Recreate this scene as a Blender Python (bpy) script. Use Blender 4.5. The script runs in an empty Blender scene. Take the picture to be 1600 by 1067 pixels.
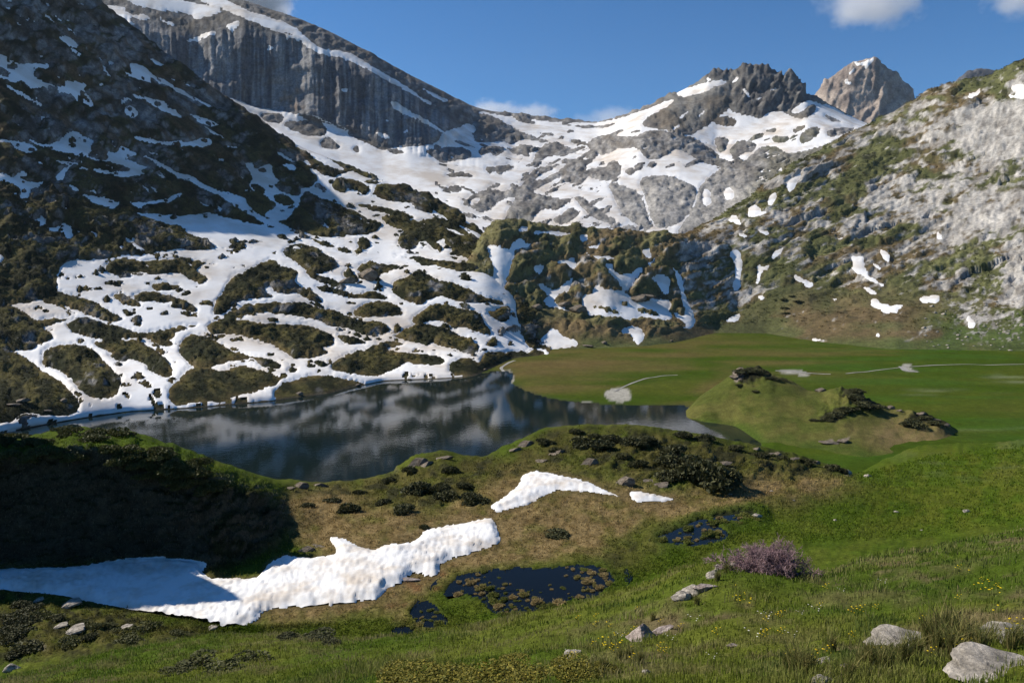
import bpy, math, random
import numpy as np
random.seed(7); RNG = np.random.default_rng(7)
SC = bpy.context.scene
COL = SC.collection

# ------------------------------------------------------------------ camera, sky, sun, exposure
F = 1209.0; CX = 800.0; CY = 533.5; HOR = 420.0          # photo pixels
PITCH = math.atan((CY - HOR) / F)
cam = bpy.data.cameras.new('camera'); camo = bpy.data.objects.new('camera', cam); COL.objects.link(camo)
cam.sensor_width = 36.0; cam.lens = 36.0 * F / 1600.0
cam.clip_start = 0.1; cam.clip_end = 60000
camo.location = (0, 0, 0); camo.rotation_euler = (math.pi / 2 - PITCH, 0, 0)
SC.camera = camo

SUN_AZ = -72.0      # degrees from the view direction, negative = left
SUN_EL = 37.0
w = bpy.data.worlds.new('World'); SC.world = w; w.use_nodes = True
nt = w.node_tree
bg = nt.nodes['Background']; sky = nt.nodes.new('ShaderNodeTexSky')
sky.sky_type = 'NISHITA'; sky.sun_disc = False
sky.sun_elevation = math.radians(SUN_EL); sky.sun_rotation = math.radians(SUN_AZ)
sky.altitude = 2300; sky.air_density = 1.0; sky.dust_density = 0.05; sky.ozone_density = 4.5
hs = nt.nodes.new('ShaderNodeHueSaturation'); hs.inputs['Saturation'].default_value = 1.24
nt.links.new(sky.outputs[0], hs.inputs['Color']); nt.links.new(hs.outputs[0], bg.inputs[0]); bg.inputs[1].default_value = 0.09
sun = bpy.data.lights.new('sun', 'SUN'); suno = bpy.data.objects.new('sun', sun); COL.objects.link(suno)
sun.energy = 5.0; sun.angle = math.radians(0.5); sun.color = (1.0, 0.93, 0.82)
a, e = math.radians(SUN_AZ), math.radians(SUN_EL)
SUND = (math.sin(a) * math.cos(e), math.cos(a) * math.cos(e), math.sin(e))
from mathutils import Vector
suno.rotation_euler = Vector(SUND).to_track_quat('Z', 'Y').to_euler()
suno.location = (-200, 100, 400)
SC.view_settings.view_transform = 'Standard'; SC.view_settings.look = 'None'
SC.view_settings.exposure = 0.4; SC.view_settings.gamma = 1.0
SC.cycles.max_bounces = 6; SC.cycles.volume_bounces = 3
SC.cycles.use_denoising = True

# ------------------------------------------------------------------ numeric helpers
cp, sp = math.cos(PITCH), math.sin(PITCH)
def ray(px, py):
    X = (np.asarray(px, float) - CX) / F; Y = (CY - np.asarray(py, float)) / F
    return np.stack([X + 0 * Y, cp + sp * Y + 0 * X, -sp + cp * Y + 0 * X], -1)
def pix_depth(px, py, d):
    r = ray(px, py); return r * (np.asarray(d, float) / r[..., 1])[..., None]
def pix_plane(px, py, z):
    r = ray(px, py); return r * (z / r[..., 2])[..., None]
def proj(P):
    x, y, z = P[..., 0], P[..., 1], P[..., 2]
    dz = np.maximum(y * cp - z * sp, .05); up = y * sp + z * cp
    return CX + F * x / dz, CY - F * up / dz

TAB = [np.random.default_rng(100 + k).random((256, 256)).astype(np.float32) for k in range(4)]
def vn(x, y, s=0):
    t = TAB[s % 4]; x = x + s * 17.31; y = y + s * 9.77
    xi = np.floor(x); yi = np.floor(y); fx = x - xi; fy = y - yi
    xi = xi.astype(np.int64) & 255; yi = yi.astype(np.int64) & 255
    x1 = (xi + 1) & 255; y1 = (yi + 1) & 255
    fx = fx * fx * (3 - 2 * fx); fy = fy * fy * (3 - 2 * fy)
    return (t[yi, xi] * (1 - fx) + t[yi, x1] * fx) * (1 - fy) + (t[y1, xi] * (1 - fx) + t[y1, x1] * fx) * fy
def fbm(x, y, o=5, s=0, g=.5):                     # about -1..1
    r = 0; a = 1.; n = 0.
    for k in range(o):
        c, q = math.cos(.6 * k), math.sin(.6 * k)
        r = r + a * (2 * vn(c * x - q * y, q * x + c * y, s + k) - 1); n += a
        x = x * 2.03; y = y * 2.03; a *= g
    return r / n * 1.5
def ridge(x, y, o=5, s=0, g=.55):                  # 0..1, crests at 1
    r = 0; a = 1.; n = 0.
    for k in range(o):
        c, q = math.cos(.5 * k), math.sin(.5 * k)
        v = 1 - np.abs(2 * vn(c * x - q * y, q * x + c * y, s + k) - 1); r = r + a * v * v; n += a
        x = x * 2.03; y = y * 2.03; a *= g
    return r / n
def worley(x, y, s=0):                             # distance to nearest / second feature point
    xi = np.floor(x).astype(np.int64); yi = np.floor(y).astype(np.int64)
    d1 = np.full(x.shape, 9.); d2 = d1.copy()
    for i in (-1, 0, 1):
        for j in (-1, 0, 1):
            a_ = (xi + i) & 255; b_ = (yi + j) & 255
            px = xi + i + TAB[s % 4][b_, a_]; py = yi + j + TAB[(s + 1) % 4][b_, a_]
            d = np.hypot(x - px, y - py); m = d < d1
            d2 = np.where(m, d1, np.minimum(d2, d)); d1 = np.where(m, d, d1)
    return d1, d2
def facet(x, y, s=0):                              # broken planes: every cell its own height and tilt
    xi = np.floor(x).astype(np.int64); yi = np.floor(y).astype(np.int64)
    d1 = np.full(x.shape, 9.); h = np.zeros(x.shape)
    for i in (-1, 0, 1):
        for j in (-1, 0, 1):
            a_ = (xi + i) & 255; b_ = (yi + j) & 255
            r0 = TAB[s % 4][b_, a_]; r1 = TAB[(s + 1) % 4][b_, a_]; r2 = TAB[(s + 2) % 4][b_, a_]
            dx = x - (xi + i + r0); dy = y - (yi + j + r1); d = np.hypot(dx, dy); m = d < d1
            h = np.where(m, r2 - .5 + dx * (r1 - .5) * 1.6 + dy * (r0 - .5) * 1.6, h); d1 = np.where(m, d, d1)
    return h
def sstep(a, b, x):
    t = np.clip((x - a) / (b - a), 0, 1); return t * t * (3 - 2 * t)
def mix(a, b, t):
    t = np.asarray(t)[..., None]; return np.asarray(a) * (1 - t) + np.asarray(b) * t
def P_(s):
    return np.array([[float(v) for v in q.split(',')] for q in s.split()])
def chaikin(p, n=2):
    for _ in range(n):
        q = np.roll(p, -1, 0); p = np.stack([.75 * p + .25 * q, .25 * p + .75 * q], 1).reshape(-1, 2)
    return p
# pixel canvases for tracing covers (half resolution of the photograph, with margins)
X0, Y0, CW, CH, CS = -320, -320, 1120, 760, 2.0
def fill(canvas, poly, val):
    p = (poly - [X0, Y0]) / CS
    x0, y0 = np.maximum(np.floor(p.min(0)).astype(int), 0); x1 = min(int(p[:, 0].max()) + 2, CW); y1 = min(int(p[:, 1].max()) + 2, CH)
    if x1 <= x0 or y1 <= y0: return
    gx, gy = np.meshgrid(np.arange(x0, x1) + .0, np.arange(y0, y1) + .0)
    ins = np.zeros(gx.shape, bool)
    q = np.roll(p, -1, 0)
    for (ax, ay), (bx, by) in zip(p, q):
        if ay == by: continue
        c = ((ay > gy) != (by > gy)) & (gx < (bx - ax) * (gy - ay) / (by - ay) + ax)
        ins ^= c
    canvas[y0:y1, x0:x1][ins] = val
def edt(m, R):
    g = np.full(m.shape, 99., np.float32)
    for k in range(R + 1):
        a_ = np.zeros(m.shape, bool)
        a_[:, k:] |= m[:, :CW - k]; a_[:, :CW - k] |= m[:, k:]
        g = np.where(a_ & (g > k), k, g)
    D = np.full(m.shape, 9801., np.float32); g2 = g * g
    for k in range(R + 1):
        D[k:] = np.minimum(D[k:], g2[:CH - k] + k * k); D[:CH - k] = np.minimum(D[:CH - k], g2[k:] + k * k)
    return np.minimum(np.sqrt(D), R)
def sdf_canvas(items, R=16):
    c = np.zeros((CH, CW), bool)
    for k, s in items:
        fill(c, chaikin(P_(s)), k == 'S')
    return (edt(~c, R) - edt(c, R)) * CS            # pixels of the photograph, positive inside
def blurred(items, r):
    c = np.zeros((CH, CW), np.float32)
    for k, s in items: fill(c, P_(s), float(k))
    n = max(1, int(r / CS))
    for _ in range(2):
        for ax in (0, 1):
            cs = np.cumsum(np.concatenate([np.repeat(c.take([0], ax), n + 1, ax), c, np.repeat(c.take([-1], ax), n, ax)], ax), ax)
            L = c.shape[ax]
            c = (cs.take(range(2 * n + 1, 2 * n + 1 + L), ax) - cs.take(range(0, L), ax)) / (2 * n + 1)
    return c
def samp(c, u, v):
    x = np.clip((u - X0) / CS, 0, CW - 1.01); y = np.clip((v - Y0) / CS, 0, CH - 1.01)
    xi = x.astype(int); yi = y.astype(int); fx = x - xi; fy = y - yi
    return (c[yi, xi] * (1 - fx) + c[yi, xi + 1] * fx) * (1 - fy) + (c[yi + 1, xi] * (1 - fx) + c[yi + 1, xi + 1] * fx) * fy

# ------------------------------------------------------------------ terrain sheets lofted through real positions
def interp_row(cols, pts, k, smooth):
    p = np.array(pts, float); v = np.interp(cols, p[:, 0], p[:, k])
    n = int(smooth)
    if n > 1:
        ker = np.hanning(2 * n + 3)[1:-1]; ker /= ker.sum()
        v = np.convolve(np.pad(v, n, mode='edge'), ker, 'valid')
    return v
def pchip(P, s, t):
    # P (K,n,3), s (K,n); t list of (interval, fraction)
    h = np.maximum(s[1:] - s[:-1], 1e-6)[..., None]; dl = (P[1:] - P[:-1]) / h
    m = np.zeros_like(P); m[0] = dl[0]; m[-1] = dl[-1]
    a_, b_ = dl[:-1], dl[1:]
    w1 = 2 * h[1:] + h[:-1]; w2 = h[1:] + 2 * h[:-1]
    with np.errstate(divide='ignore', invalid='ignore'):
        hm = (w1 + w2) / (w1 / a_ + w2 / b_)
    m[1:-1] = np.where(a_ * b_ > 0, hm, 0)
    m = np.nan_to_num(m)
    out = []
    for i, f in t:
        f2, f3 = f * f, f * f * f
        out.append((2 * f3 - 3 * f2 + 1) * P[i] + (f3 - 2 * f2 + f) * h[i] * m[i] + (-2 * f3 + 3 * f2) * P[i + 1] + (f3 - f2) * h[i] * m[i + 1])
    return np.array(out)
class Sheet: pass
def loft(x0, x1, step, rows, smooth=12, hid=10):
    """rows: ('yd',[(px,py,depth)]), ('yz',z,[(px,py)]), ('off',dd,dz), ('dz',[(px,depth,z)])"""
    cols = np.arange(x0, x1 + .1, step); n = len(cols); K = []; vis = []
    for r in rows:
        if r[0] == 'yd':
            y = interp_row(cols, r[1], 1, smooth / step); d = interp_row(cols, r[1], 2, smooth / step)
            K.append(pix_depth(cols, y, d)); vis.append(True)
        elif r[0] == 'yz':
            K.append(pix_plane(cols, interp_row(cols, r[2], 1, smooth / step), r[1])); vis.append(True)
        elif r[0] == 'dz':
            d = interp_row(cols, r[1], 1, smooth / step); z = interp_row(cols, r[1], 2, smooth / step)
            K.append(np.stack([(cols - CX) / F * d, d, z], -1)); vis.append(False)
        else:
            q = K[-1]; k = (q[:, 1] + r[1]) / q[:, 1]
            K.append(np.stack([q[:, 0] * k, q[:, 1] + r[1], q[:, 2] + r[2]], -1)); vis.append(False)
    K = np.array(K)
    s = np.concatenate([np.zeros((1, n)), np.cumsum(np.linalg.norm(K[1:] - K[:-1], axis=-1), 0)], 0)
    t = []
    for i in range(len(K) - 1):
        _, v0 = proj(K[i]); _, v1 = proj(K[i + 1])
        L = np.percentile(np.abs(v1 - v0), 85)
        m = max(3, int(L / step)) if (vis[i] and vis[i + 1]) else hid
        t += [(i, j / m) for j in range(m)]
    t.append((len(K) - 2, 1.0))
    S = Sheet(); S.P = pchip(K, s, t); S.ti = np.array([i + f for i, f in t])[:, None] + 0 * cols; S.cols = cols
    S.u, S.v = proj(S.P); S.mpp = S.P[..., 1] / F
    return S
def normals(P):
    a_ = np.gradient(P, axis=1); b_ = np.gradient(P, axis=0)
    n = np.cross(a_, b_); n /= np.maximum(np.linalg.norm(n, axis=-1, keepdims=True), 1e-9)
    return np.where(n[..., 2:3] < 0, -n, n)
def tag(o, label=None, cat=None, group=None, kind=None):
    if label: o['label'] = label
    if cat: o['category'] = cat
    if group: o['group'] = group
    if kind: o['kind'] = kind
    return o
def raw_mesh(name, V, Fq, col=None, smooth=True, extra=None):
    V = np.ascontiguousarray(V, np.float32).reshape(-1, 3); Fq = np.ascontiguousarray(Fq, np.int32); k = Fq.shape[1]
    me = bpy.data.meshes.new(name); me.vertices.add(len(V)); me.vertices.foreach_set('co', V.ravel())
    me.loops.add(Fq.size); me.loops.foreach_set('vertex_index', Fq.ravel())
    me.polygons.add(len(Fq)); me.polygons.foreach_set('loop_start', np.arange(0, Fq.size, k, dtype=np.int32))
    me.polygons.foreach_set('loop_total', np.full(len(Fq), k, np.int32))
    me.polygons.foreach_set('use_smooth', np.full(len(Fq), smooth))
    if col is not None:
        at = me.color_attributes.new('tint', 'FLOAT_COLOR', 'POINT')
        c = np.ones((len(V), 4), np.float32); c[:, :3] = np.asarray(col).reshape(-1, 3); at.data.foreach_set('color', c.ravel())
    me.update(calc_edges=True)
    return me
def obj(name, me, mat=None, parent=None):
    o = bpy.data.objects.new(name, me); COL.objects.link(o)
    if mat is not None and not me.materials: me.materials.append(mat)
    if parent is not None: o.parent = parent
    return o
def grid_quads(nr, nc, cell=None):
    i = np.arange(nr * nc).reshape(nr, nc)
    q = np.stack([i[:-1, :-1], i[:-1, 1:], i[1:, 1:], i[1:, :-1]], -1)
    return q[cell] if cell is not None else q.reshape(-1, 4)
def compact(V, Q, *attrs):
    u, inv = np.unique(Q.ravel(), return_inverse=True)
    return (V.reshape(-1, 3)[u], inv.reshape(Q.shape)) + tuple(a_.reshape(len(V.reshape(-1, 3)), -1)[u] for a_ in attrs)
def terrain_obj(name, S, mat, cell=None):
    nr, nc = S.P.shape[:2]
    Q = grid_quads(nr, nc, cell) if cell is not None else grid_quads(nr, nc)
    V, Q, C = compact(S.P, Q, S.col)
    o = obj(name, raw_mesh(name, V, Q, C), mat); o['kind'] = 'structure'
    return o
def place(S, px, py):
    """front-most point of a sheet under a pixel, with its normal"""
    d = (S.U - px) ** 2 + (S.V - py) ** 2
    m = d < max(9., d.min() * 1.5 + 1)
    k = np.where(m.ravel())[0]; k = k[np.argmin(S.P[..., 1].ravel()[k] + d.ravel()[k] * .02)]
    return S.P.reshape(-1, 3)[k], S.N.reshape(-1, 3)[k]
def finish(S):
    S.U, S.V = proj(S.P); S.N = normals(S.P)

# ------------------------------------------------------------------ materials
def nodes(m):
    m.use_nodes = True; return m.node_tree.nodes, m.node_tree.links, m.node_tree.nodes['Principled BSDF']
def ground_mat(name, scale, var=.45, bump=.5, dist=.3, rough=.95, spec=.15, scale2=None, stretch=(1, 1, 1), vcol=True, color=(.5, .5, .5)):
    m = bpy.data.materials.new(name); N, L, B = nodes(m)
    tc = N.new('ShaderNodeTexCoord'); mp = N.new('ShaderNodeMapping'); mp.inputs['Scale'].default_value = stretch
    L.new(tc.outputs['Object'], mp.inputs['Vector'])
    n1 = N.new('ShaderNodeTexNoise'); n1.inputs['Scale'].default_value = scale; n1.inputs['Detail'].default_value = 7; n1.inputs['Roughness'].default_value = .68
    n2 = N.new('ShaderNodeTexNoise'); n2.inputs['Scale'].default_value = scale2 or scale * .17; n2.inputs['Detail'].default_value = 5
    L.new(mp.outputs[0], n1.inputs['Vector']); L.new(mp.outputs[0], n2.inputs['Vector'])
    r1 = N.new('ShaderNodeMapRange'); r1.inputs[1].default_value = .3; r1.inputs[2].default_value = .7; r1.inputs[3].default_value = 1 - var; r1.inputs[4].default_value = 1 + var
    r2 = N.new('ShaderNodeMapRange'); r2.inputs[1].default_value = .3; r2.inputs[2].default_value = .7; r2.inputs[3].default_value = 1 - var * .5; r2.inputs[4].default_value = 1 + var * .5
    L.new(n1.outputs[0], r1.inputs[0]); L.new(n2.outputs[0], r2.inputs[0])
    n3 = N.new('ShaderNodeTexNoise'); n3.inputs['Scale'].default_value = scale * 3.3; n3.inputs['Detail'].default_value = 4; n3.inputs['Roughness'].default_value = .7; L.new(mp.outputs[0], n3.inputs['Vector'])
    r3 = N.new('ShaderNodeMapRange'); r3.inputs[1].default_value = .32; r3.inputs[2].default_value = .68; r3.inputs[3].default_value = 1 - var * .9; r3.inputs[4].default_value = 1 + var * .9; L.new(n3.outputs[0], r3.inputs[0])
    mu0 = N.new('ShaderNodeMath'); mu0.operation = 'MULTIPLY'; L.new(r1.outputs[0], mu0.inputs[0]); L.new(r3.outputs[0], mu0.inputs[1])
    mu = N.new('ShaderNodeMath'); mu.operation = 'MULTIPLY'; L.new(mu0.outputs[0], mu.inputs[0]); L.new(r2.outputs[0], mu.inputs[1])
    vm = N.new('ShaderNodeVectorMath'); vm.operation = 'SCALE'
    if vcol:
        at = N.new('ShaderNodeAttribute'); at.attribute_name = 'tint'; L.new(at.outputs['Color'], vm.inputs[0])
    else:
        vm.inputs[0].default_value = color
    L.new(mu.outputs[0], vm.inputs['Scale']); L.new(vm.outputs[0], B.inputs['Base Color'])
    bp = N.new('ShaderNodeBump'); bp.inputs['Strength'].default_value = bump; bp.inputs['Distance'].default_value = dist
    L.new(n1.outputs[0], bp.inputs['Height']); L.new(bp.outputs[0], B.inputs['Normal'])
    B.inputs['Roughness'].default_value = rough; B.inputs['Specular IOR Level'].default_value = spec
    return m
def plain_mat(name, color, rough=.8, spec=.2):
    m = bpy.data.materials.new(name); N, L, B = nodes(m)
    B.inputs['Base Color'].default_value = (*color, 1); B.inputs['Roughness'].default_value = rough; B.inputs['Specular IOR Level'].default_value = spec
    return m
def snow_mat(name, scale, bump, dist):
    m = bpy.data.materials.new(name); N, L, B = nodes(m)
    tc = N.new('ShaderNodeTexCoord')
    n1 = N.new('ShaderNodeTexNoise'); n1.inputs['Scale'].default_value = scale; n1.inputs['Detail'].default_value = 6
    n2 = N.new('ShaderNodeTexNoise'); n2.inputs['Scale'].default_value = scale * .12; n2.inputs['Detail'].default_value = 6; n2.inputs['Roughness'].default_value = .65
    L.new(tc.outputs['Object'], n1.inputs['Vector']); L.new(tc.outputs['Object'], n2.inputs['Vector'])
    cr = N.new('ShaderNodeValToRGB'); cr.color_ramp.elements[0].position = .36; cr.color_ramp.elements[0].color = (.60, .53, .45, 1)
    cr.color_ramp.elements[1].position = .56; cr.color_ramp.elements[1].color = (.83, .82, .80, 1)
    L.new(n2.outputs[0], cr.inputs[0]); L.new(cr.outputs[0], B.inputs['Base Color'])
    bp = N.new('ShaderNodeBump'); bp.inputs['Strength'].default_value = bump; bp.inputs['Distance'].default_value = dist
    L.new(n1.outputs[0], bp.inputs['Height']); L.new(bp.outputs[0], B.inputs['Normal'])
    B.inputs['Roughness'].default_value = .7; B.inputs['Specular IOR Level'].default_value = .25
    return m
M = {}
M['far'] = ground_mat('far_rock', .12, .38, .7, 3.0)
M['slope'] = ground_mat('slope_cover', .35, .42, .8, 1.2, spec=.05)
M['rock_right'] = ground_mat('limestone_slope', .28, .36, .8, 1.2)
M['mid'] = ground_mat('knoll_cover', 2.6, .42, .7, .22, spec=.03)
M['meadow'] = ground_mat('valley_turf', .5, .25, .5, .25, spec=.02)
M['near'] = ground_mat('near_turf', 9., .45, .7, .06, spec=.03)
M['snow_far'] = snow_mat('old_snow', .15, .3, .8)
M['snow_near'] = snow_mat('suncupped_snow', 2.2, .22, .08)

# ------------------------------------------------------------------ snow as sheets of their own, one object per patch
def label_cells(m):
    lab = np.where(m, np.arange(1, m.size + 1).reshape(m.shape), 0)
    for it in range(4000):
        old = lab
        p = np.pad(lab, 1); n = np.max([p[1:-1, 1:-1], p[:-2, 1:-1], p[2:, 1:-1], p[1:-1, :-2], p[1:-1, 2:]], 0)
        lab = np.where(m, n, 0)
        f = np.concatenate([[0], lab.ravel()]); f2 = f[f]; lab = np.where(m, np.maximum(f2[1:].reshape(m.shape), lab), 0)
        if it % 8 == 7: 
            if (lab == old).all(): break
    return lab
def snow_objects(S, sd, thick, mat, names, visible=None, minpx=55, maxn=60, lift=None):
    """sd: signed distance in photo pixels. names: list of (label, group) largest first; last one is shared"""
    z = thick * np.where(sd > 0, sstep(0, 7, sd), np.clip(sd / 3., -1, 0)) if lift is None else lift
    P = S.P + S.N * z[..., None]
    m = sd > -2.2
    cell = m[:-1, :-1] & m[1:, :-1] & m[:-1, 1:] & m[1:, 1:]
    core = np.maximum(np.maximum(sd[:-1, :-1], sd[1:, :-1]), np.maximum(sd[:-1, 1:], sd[1:, 1:])) > 0
    lab = label_cells(cell)
    ids, cnt = np.unique(lab[core & (lab > 0)], return_counts=True)
    o_ = np.argsort(-cnt); ids = ids[o_]; cnt = cnt[o_]
    area = (S.cols[1] - S.cols[0]) ** 2
    rest = np.zeros(lab.shape, bool); k = 0
    Q = grid_quads(*S.P.shape[:2], np.ones(lab.shape, bool)).reshape(lab.shape + (4,))
    for i, c in zip(ids, cnt):
        sel = lab == i
        if k < maxn and c * area > minpx:
            V, q = compact(P, Q[sel])
            ct = V.mean(0); ob = obj('snow_patch', raw_mesh('snow_patch', V - ct, q), mat); ob.location = ct
            L = names[min(k, len(names) - 1)]
            if L[1] is None: tag(ob, L[0], 'snow')
            else:
                mu_, mv_ = S.u[:-1, :-1][sel].mean(), S.v[:-1, :-1][sel].mean(); ex = np.ptp(S.u[:-1, :-1][sel]) + 4; ey = np.ptp(S.v[:-1, :-1][sel]) + 4
                size = 'large' if c * area > 900 else 'mid-sized' if c * area > 300 else 'small'
                fillr = c * area / (ex * ey); shape = 'narrow slanting' if fillr < .38 else 'upright' if ey > ex * 1.2 else 'wide flat' if ex > 2.6 * ey else 'rounded'
                lab_ = f'{size} {shape} snow patch {L[0](mu_, mv_)}'; tag(ob, lab_, 'snow', lab_ + ' set')
            k += 1
        else: rest |= sel
    return P, Q, rest
RESTS = []

# ================================================================== LEFT HILLSIDE above the lake
LAKE_Z = -48.0
D = loft(-320, 860, 2.0, [
    ('yz', LAKE_Z - 1.5, [(-320, 745), (-150, 714), (0, 685), (60, 673), (130, 661), (200, 651), (300, 645), (420, 635), (520, 621), (560, 611), (600, 603), (650, 601), (700, 599), (740, 596), (770, 584), (800, 570), (860, 568)]),
    ('yz', LAKE_Z + .25, [(-320, 735), (-150, 705), (0, 676), (60, 664), (130, 652), (200, 642), (300, 636), (420, 626), (520, 612), (560, 602), (600, 594), (650, 592), (700, 590), (740, 587), (770, 574), (800, 560), (860, 557)]),
    ('yd', [(-320, 620, 250), (-150, 600, 265), (0, 590, 275), (150, 560, 308), (270, 540, 338), (400, 530, 368), (520, 530, 395), (650, 530, 412), (740, 530, 422), (800, 530, 445), (860, 545, 462)]),
    ('yd', [(-320, 440, 335), (-150, 430, 355), (0, 430, 375), (150, 420, 420), (300, 420, 458), (450, 420, 488), (600, 430, 506), (700, 430, 507), (760, 440, 505), (800, 475, 492), (860, 525, 490)]),
    ('yd', [(-320, 180, 470), (-150, 200, 490), (0, 200, 510), (150, 230, 565), (300, 280, 612), (450, 320, 635), (600, 350, 628), (700, 370, 605), (760, 392, 577), (800, 440, 540), (860, 515, 520)]),
    ('yd', [(-320, -60, 640), (-150, -55, 680), (0, -45, 740), (80, -30, 780), (150, 8, 800), (200, 48, 810), (260, 95, 815), (340, 154, 815), (420, 207, 800), (480, 237, 785), (530, 256, 772), (590, 280, 745), (640, 296, 725), (700, 327, 698), (750, 360, 660), (780, 398, 620), (810, 455, 580), (860, 520, 560)]),
    ('off', 60, -22), ('off', 160, -110)], smooth=16)
D_ITEMS = [('S', s) for s in """7,9 17,15 13,16 8,12
70,22 78,26 85,33 93,41 84,37 75,29
93,60 100,57 113,60 124,71 120,76 108,73 100,66
108,74 119,79 127,88 118,84 111,79
0,88 14,89 24,97 34,102 44,101 66,101 74,100 76,106 68,109 55,106 52,113 53,118 62,124 75,135 92,138 107,138 97,126 110,127 127,130 134,133 127,140 138,148 148,170 130,160 105,147 75,140 66,134 56,140 44,138 32,124 22,128 8,122 -20,118 -20,92
3,128 10,134 22,141 37,147 55,157 69,166 52,161 28,147 10,136
155,132 162,131 160,136
61,87 71,87 66,91
191,112 200,115 209,118 200,99 215,98 230,108 237,118 260,128 290,147 330,165 330,170 295,152 272,140 250,130 237,122 233,128 243,134 226,127 211,120 205,120
233,91 243,94 254,102 263,108 250,104 240,98
275,122 290,131 310,145 296,137
201,144 213,148 230,152 240,158 249,157 262,167 277,177 289,187 270,182 249,172 238,162 225,157 212,156
193,176 199,164 207,168 212,172 216,179 208,183 198,181
290,174 300,180 330,190 348,198 330,198 302,184
-20,214 0,216 20,220 45,225 60,232 55,238 42,240 24,232 26,229 10,222 -20,222
42,217 60,225 72,229 90,221 97,213 105,206 115,204 125,207 132,215 145,220 145,226 139,231 144,237 137,244 152,249 168,252 172,243 166,236 178,241 186,236 187,228 196,231 207,239 212,243 200,246 190,251 187,247 205,253 222,260 232,262 218,268 228,273 210,275 195,276 178,274 162,273 143,265 160,266 182,270 200,270 205,266 190,258 165,252 150,253 140,250 120,243 110,241 96,238 82,232 60,229
205,212 225,215 250,222 270,222 300,225 320,214 336,222 320,231 300,230 280,228 255,227 230,222
79,247 92,252 105,254 118,253 127,258 113,259 108,263 102,270 100,283 90,283 86,278 96,268 107,264 108,258 97,258
-20,266 0,270 18,277 25,275 31,269 42,270 46,278 35,276 28,277 48,286 60,287 70,283 62,292 50,296 49,302 43,311 30,307 35,304 32,293 18,286 -20,280
101,287 112,290 122,296 125,301 113,296
126,303 140,307 155,308 172,312 185,316 195,317 183,318 181,325 165,323 150,320 140,311
200,314 215,319 235,315 255,313 270,307 283,301 282,308 268,315 250,319 235,319 224,321 222,329 212,324
222,244 232,247 255,256 258,260 285,272 310,284 345,299 368,304 385,313 386,321 410,341 432,346 462,362 490,372 530,385 560,394 580,408 560,405 520,390 490,382 465,380 455,388 440,370 410,350 385,332 350,310 300,288 270,273 245,258
68,353 88,356 98,350 104,352 114,361 112,370 105,372 100,362 85,362
-20,390 0,395 9,405 2,412 -20,410
8,475 30,470 50,472 62,470 95,480 100,485 130,495 105,500 80,497 60,503 40,490
430,235 440,240 455,250 465,257 450,252 436,243
455,222 480,228 510,247 545,268 520,262 490,247 470,235
350,225 365,228 378,233 362,234
438,256 455,256 465,265 455,268 445,262
470,250 482,254 490,262 478,258
640,305 665,320 690,340 675,335 655,322
1,680 0,655 30,645 60,650 100,650 128,640 150,648 110,660 60,672
97,410 140,406 175,405 200,396 222,402 264,390 300,392 345,390 318,375 300,368 282,352 262,350 235,340 200,331 240,335 285,339 300,333 345,338 395,356 420,350 462,362 500,372 520,370 600,362 560,335 500,310 478,298 470,315 455,335 440,347 408,337 432,325 430,315 405,303 370,295 400,300 385,290 400,280 380,253 392,256 400,268 412,258 426,258 424,268 432,283 455,290 475,295 490,290 500,280 478,262 495,268 520,280 545,268 560,272 585,285 600,277 640,303 700,345 745,365 765,375 790,400 800,440 815,545 860,545 860,580 760,590 560,620 430,635 270,650 100,670 0,690 -60,700 -60,555 0,550 65,545 40,520 90,505 130,495 95,480 86,440""".split('\n')]
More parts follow.
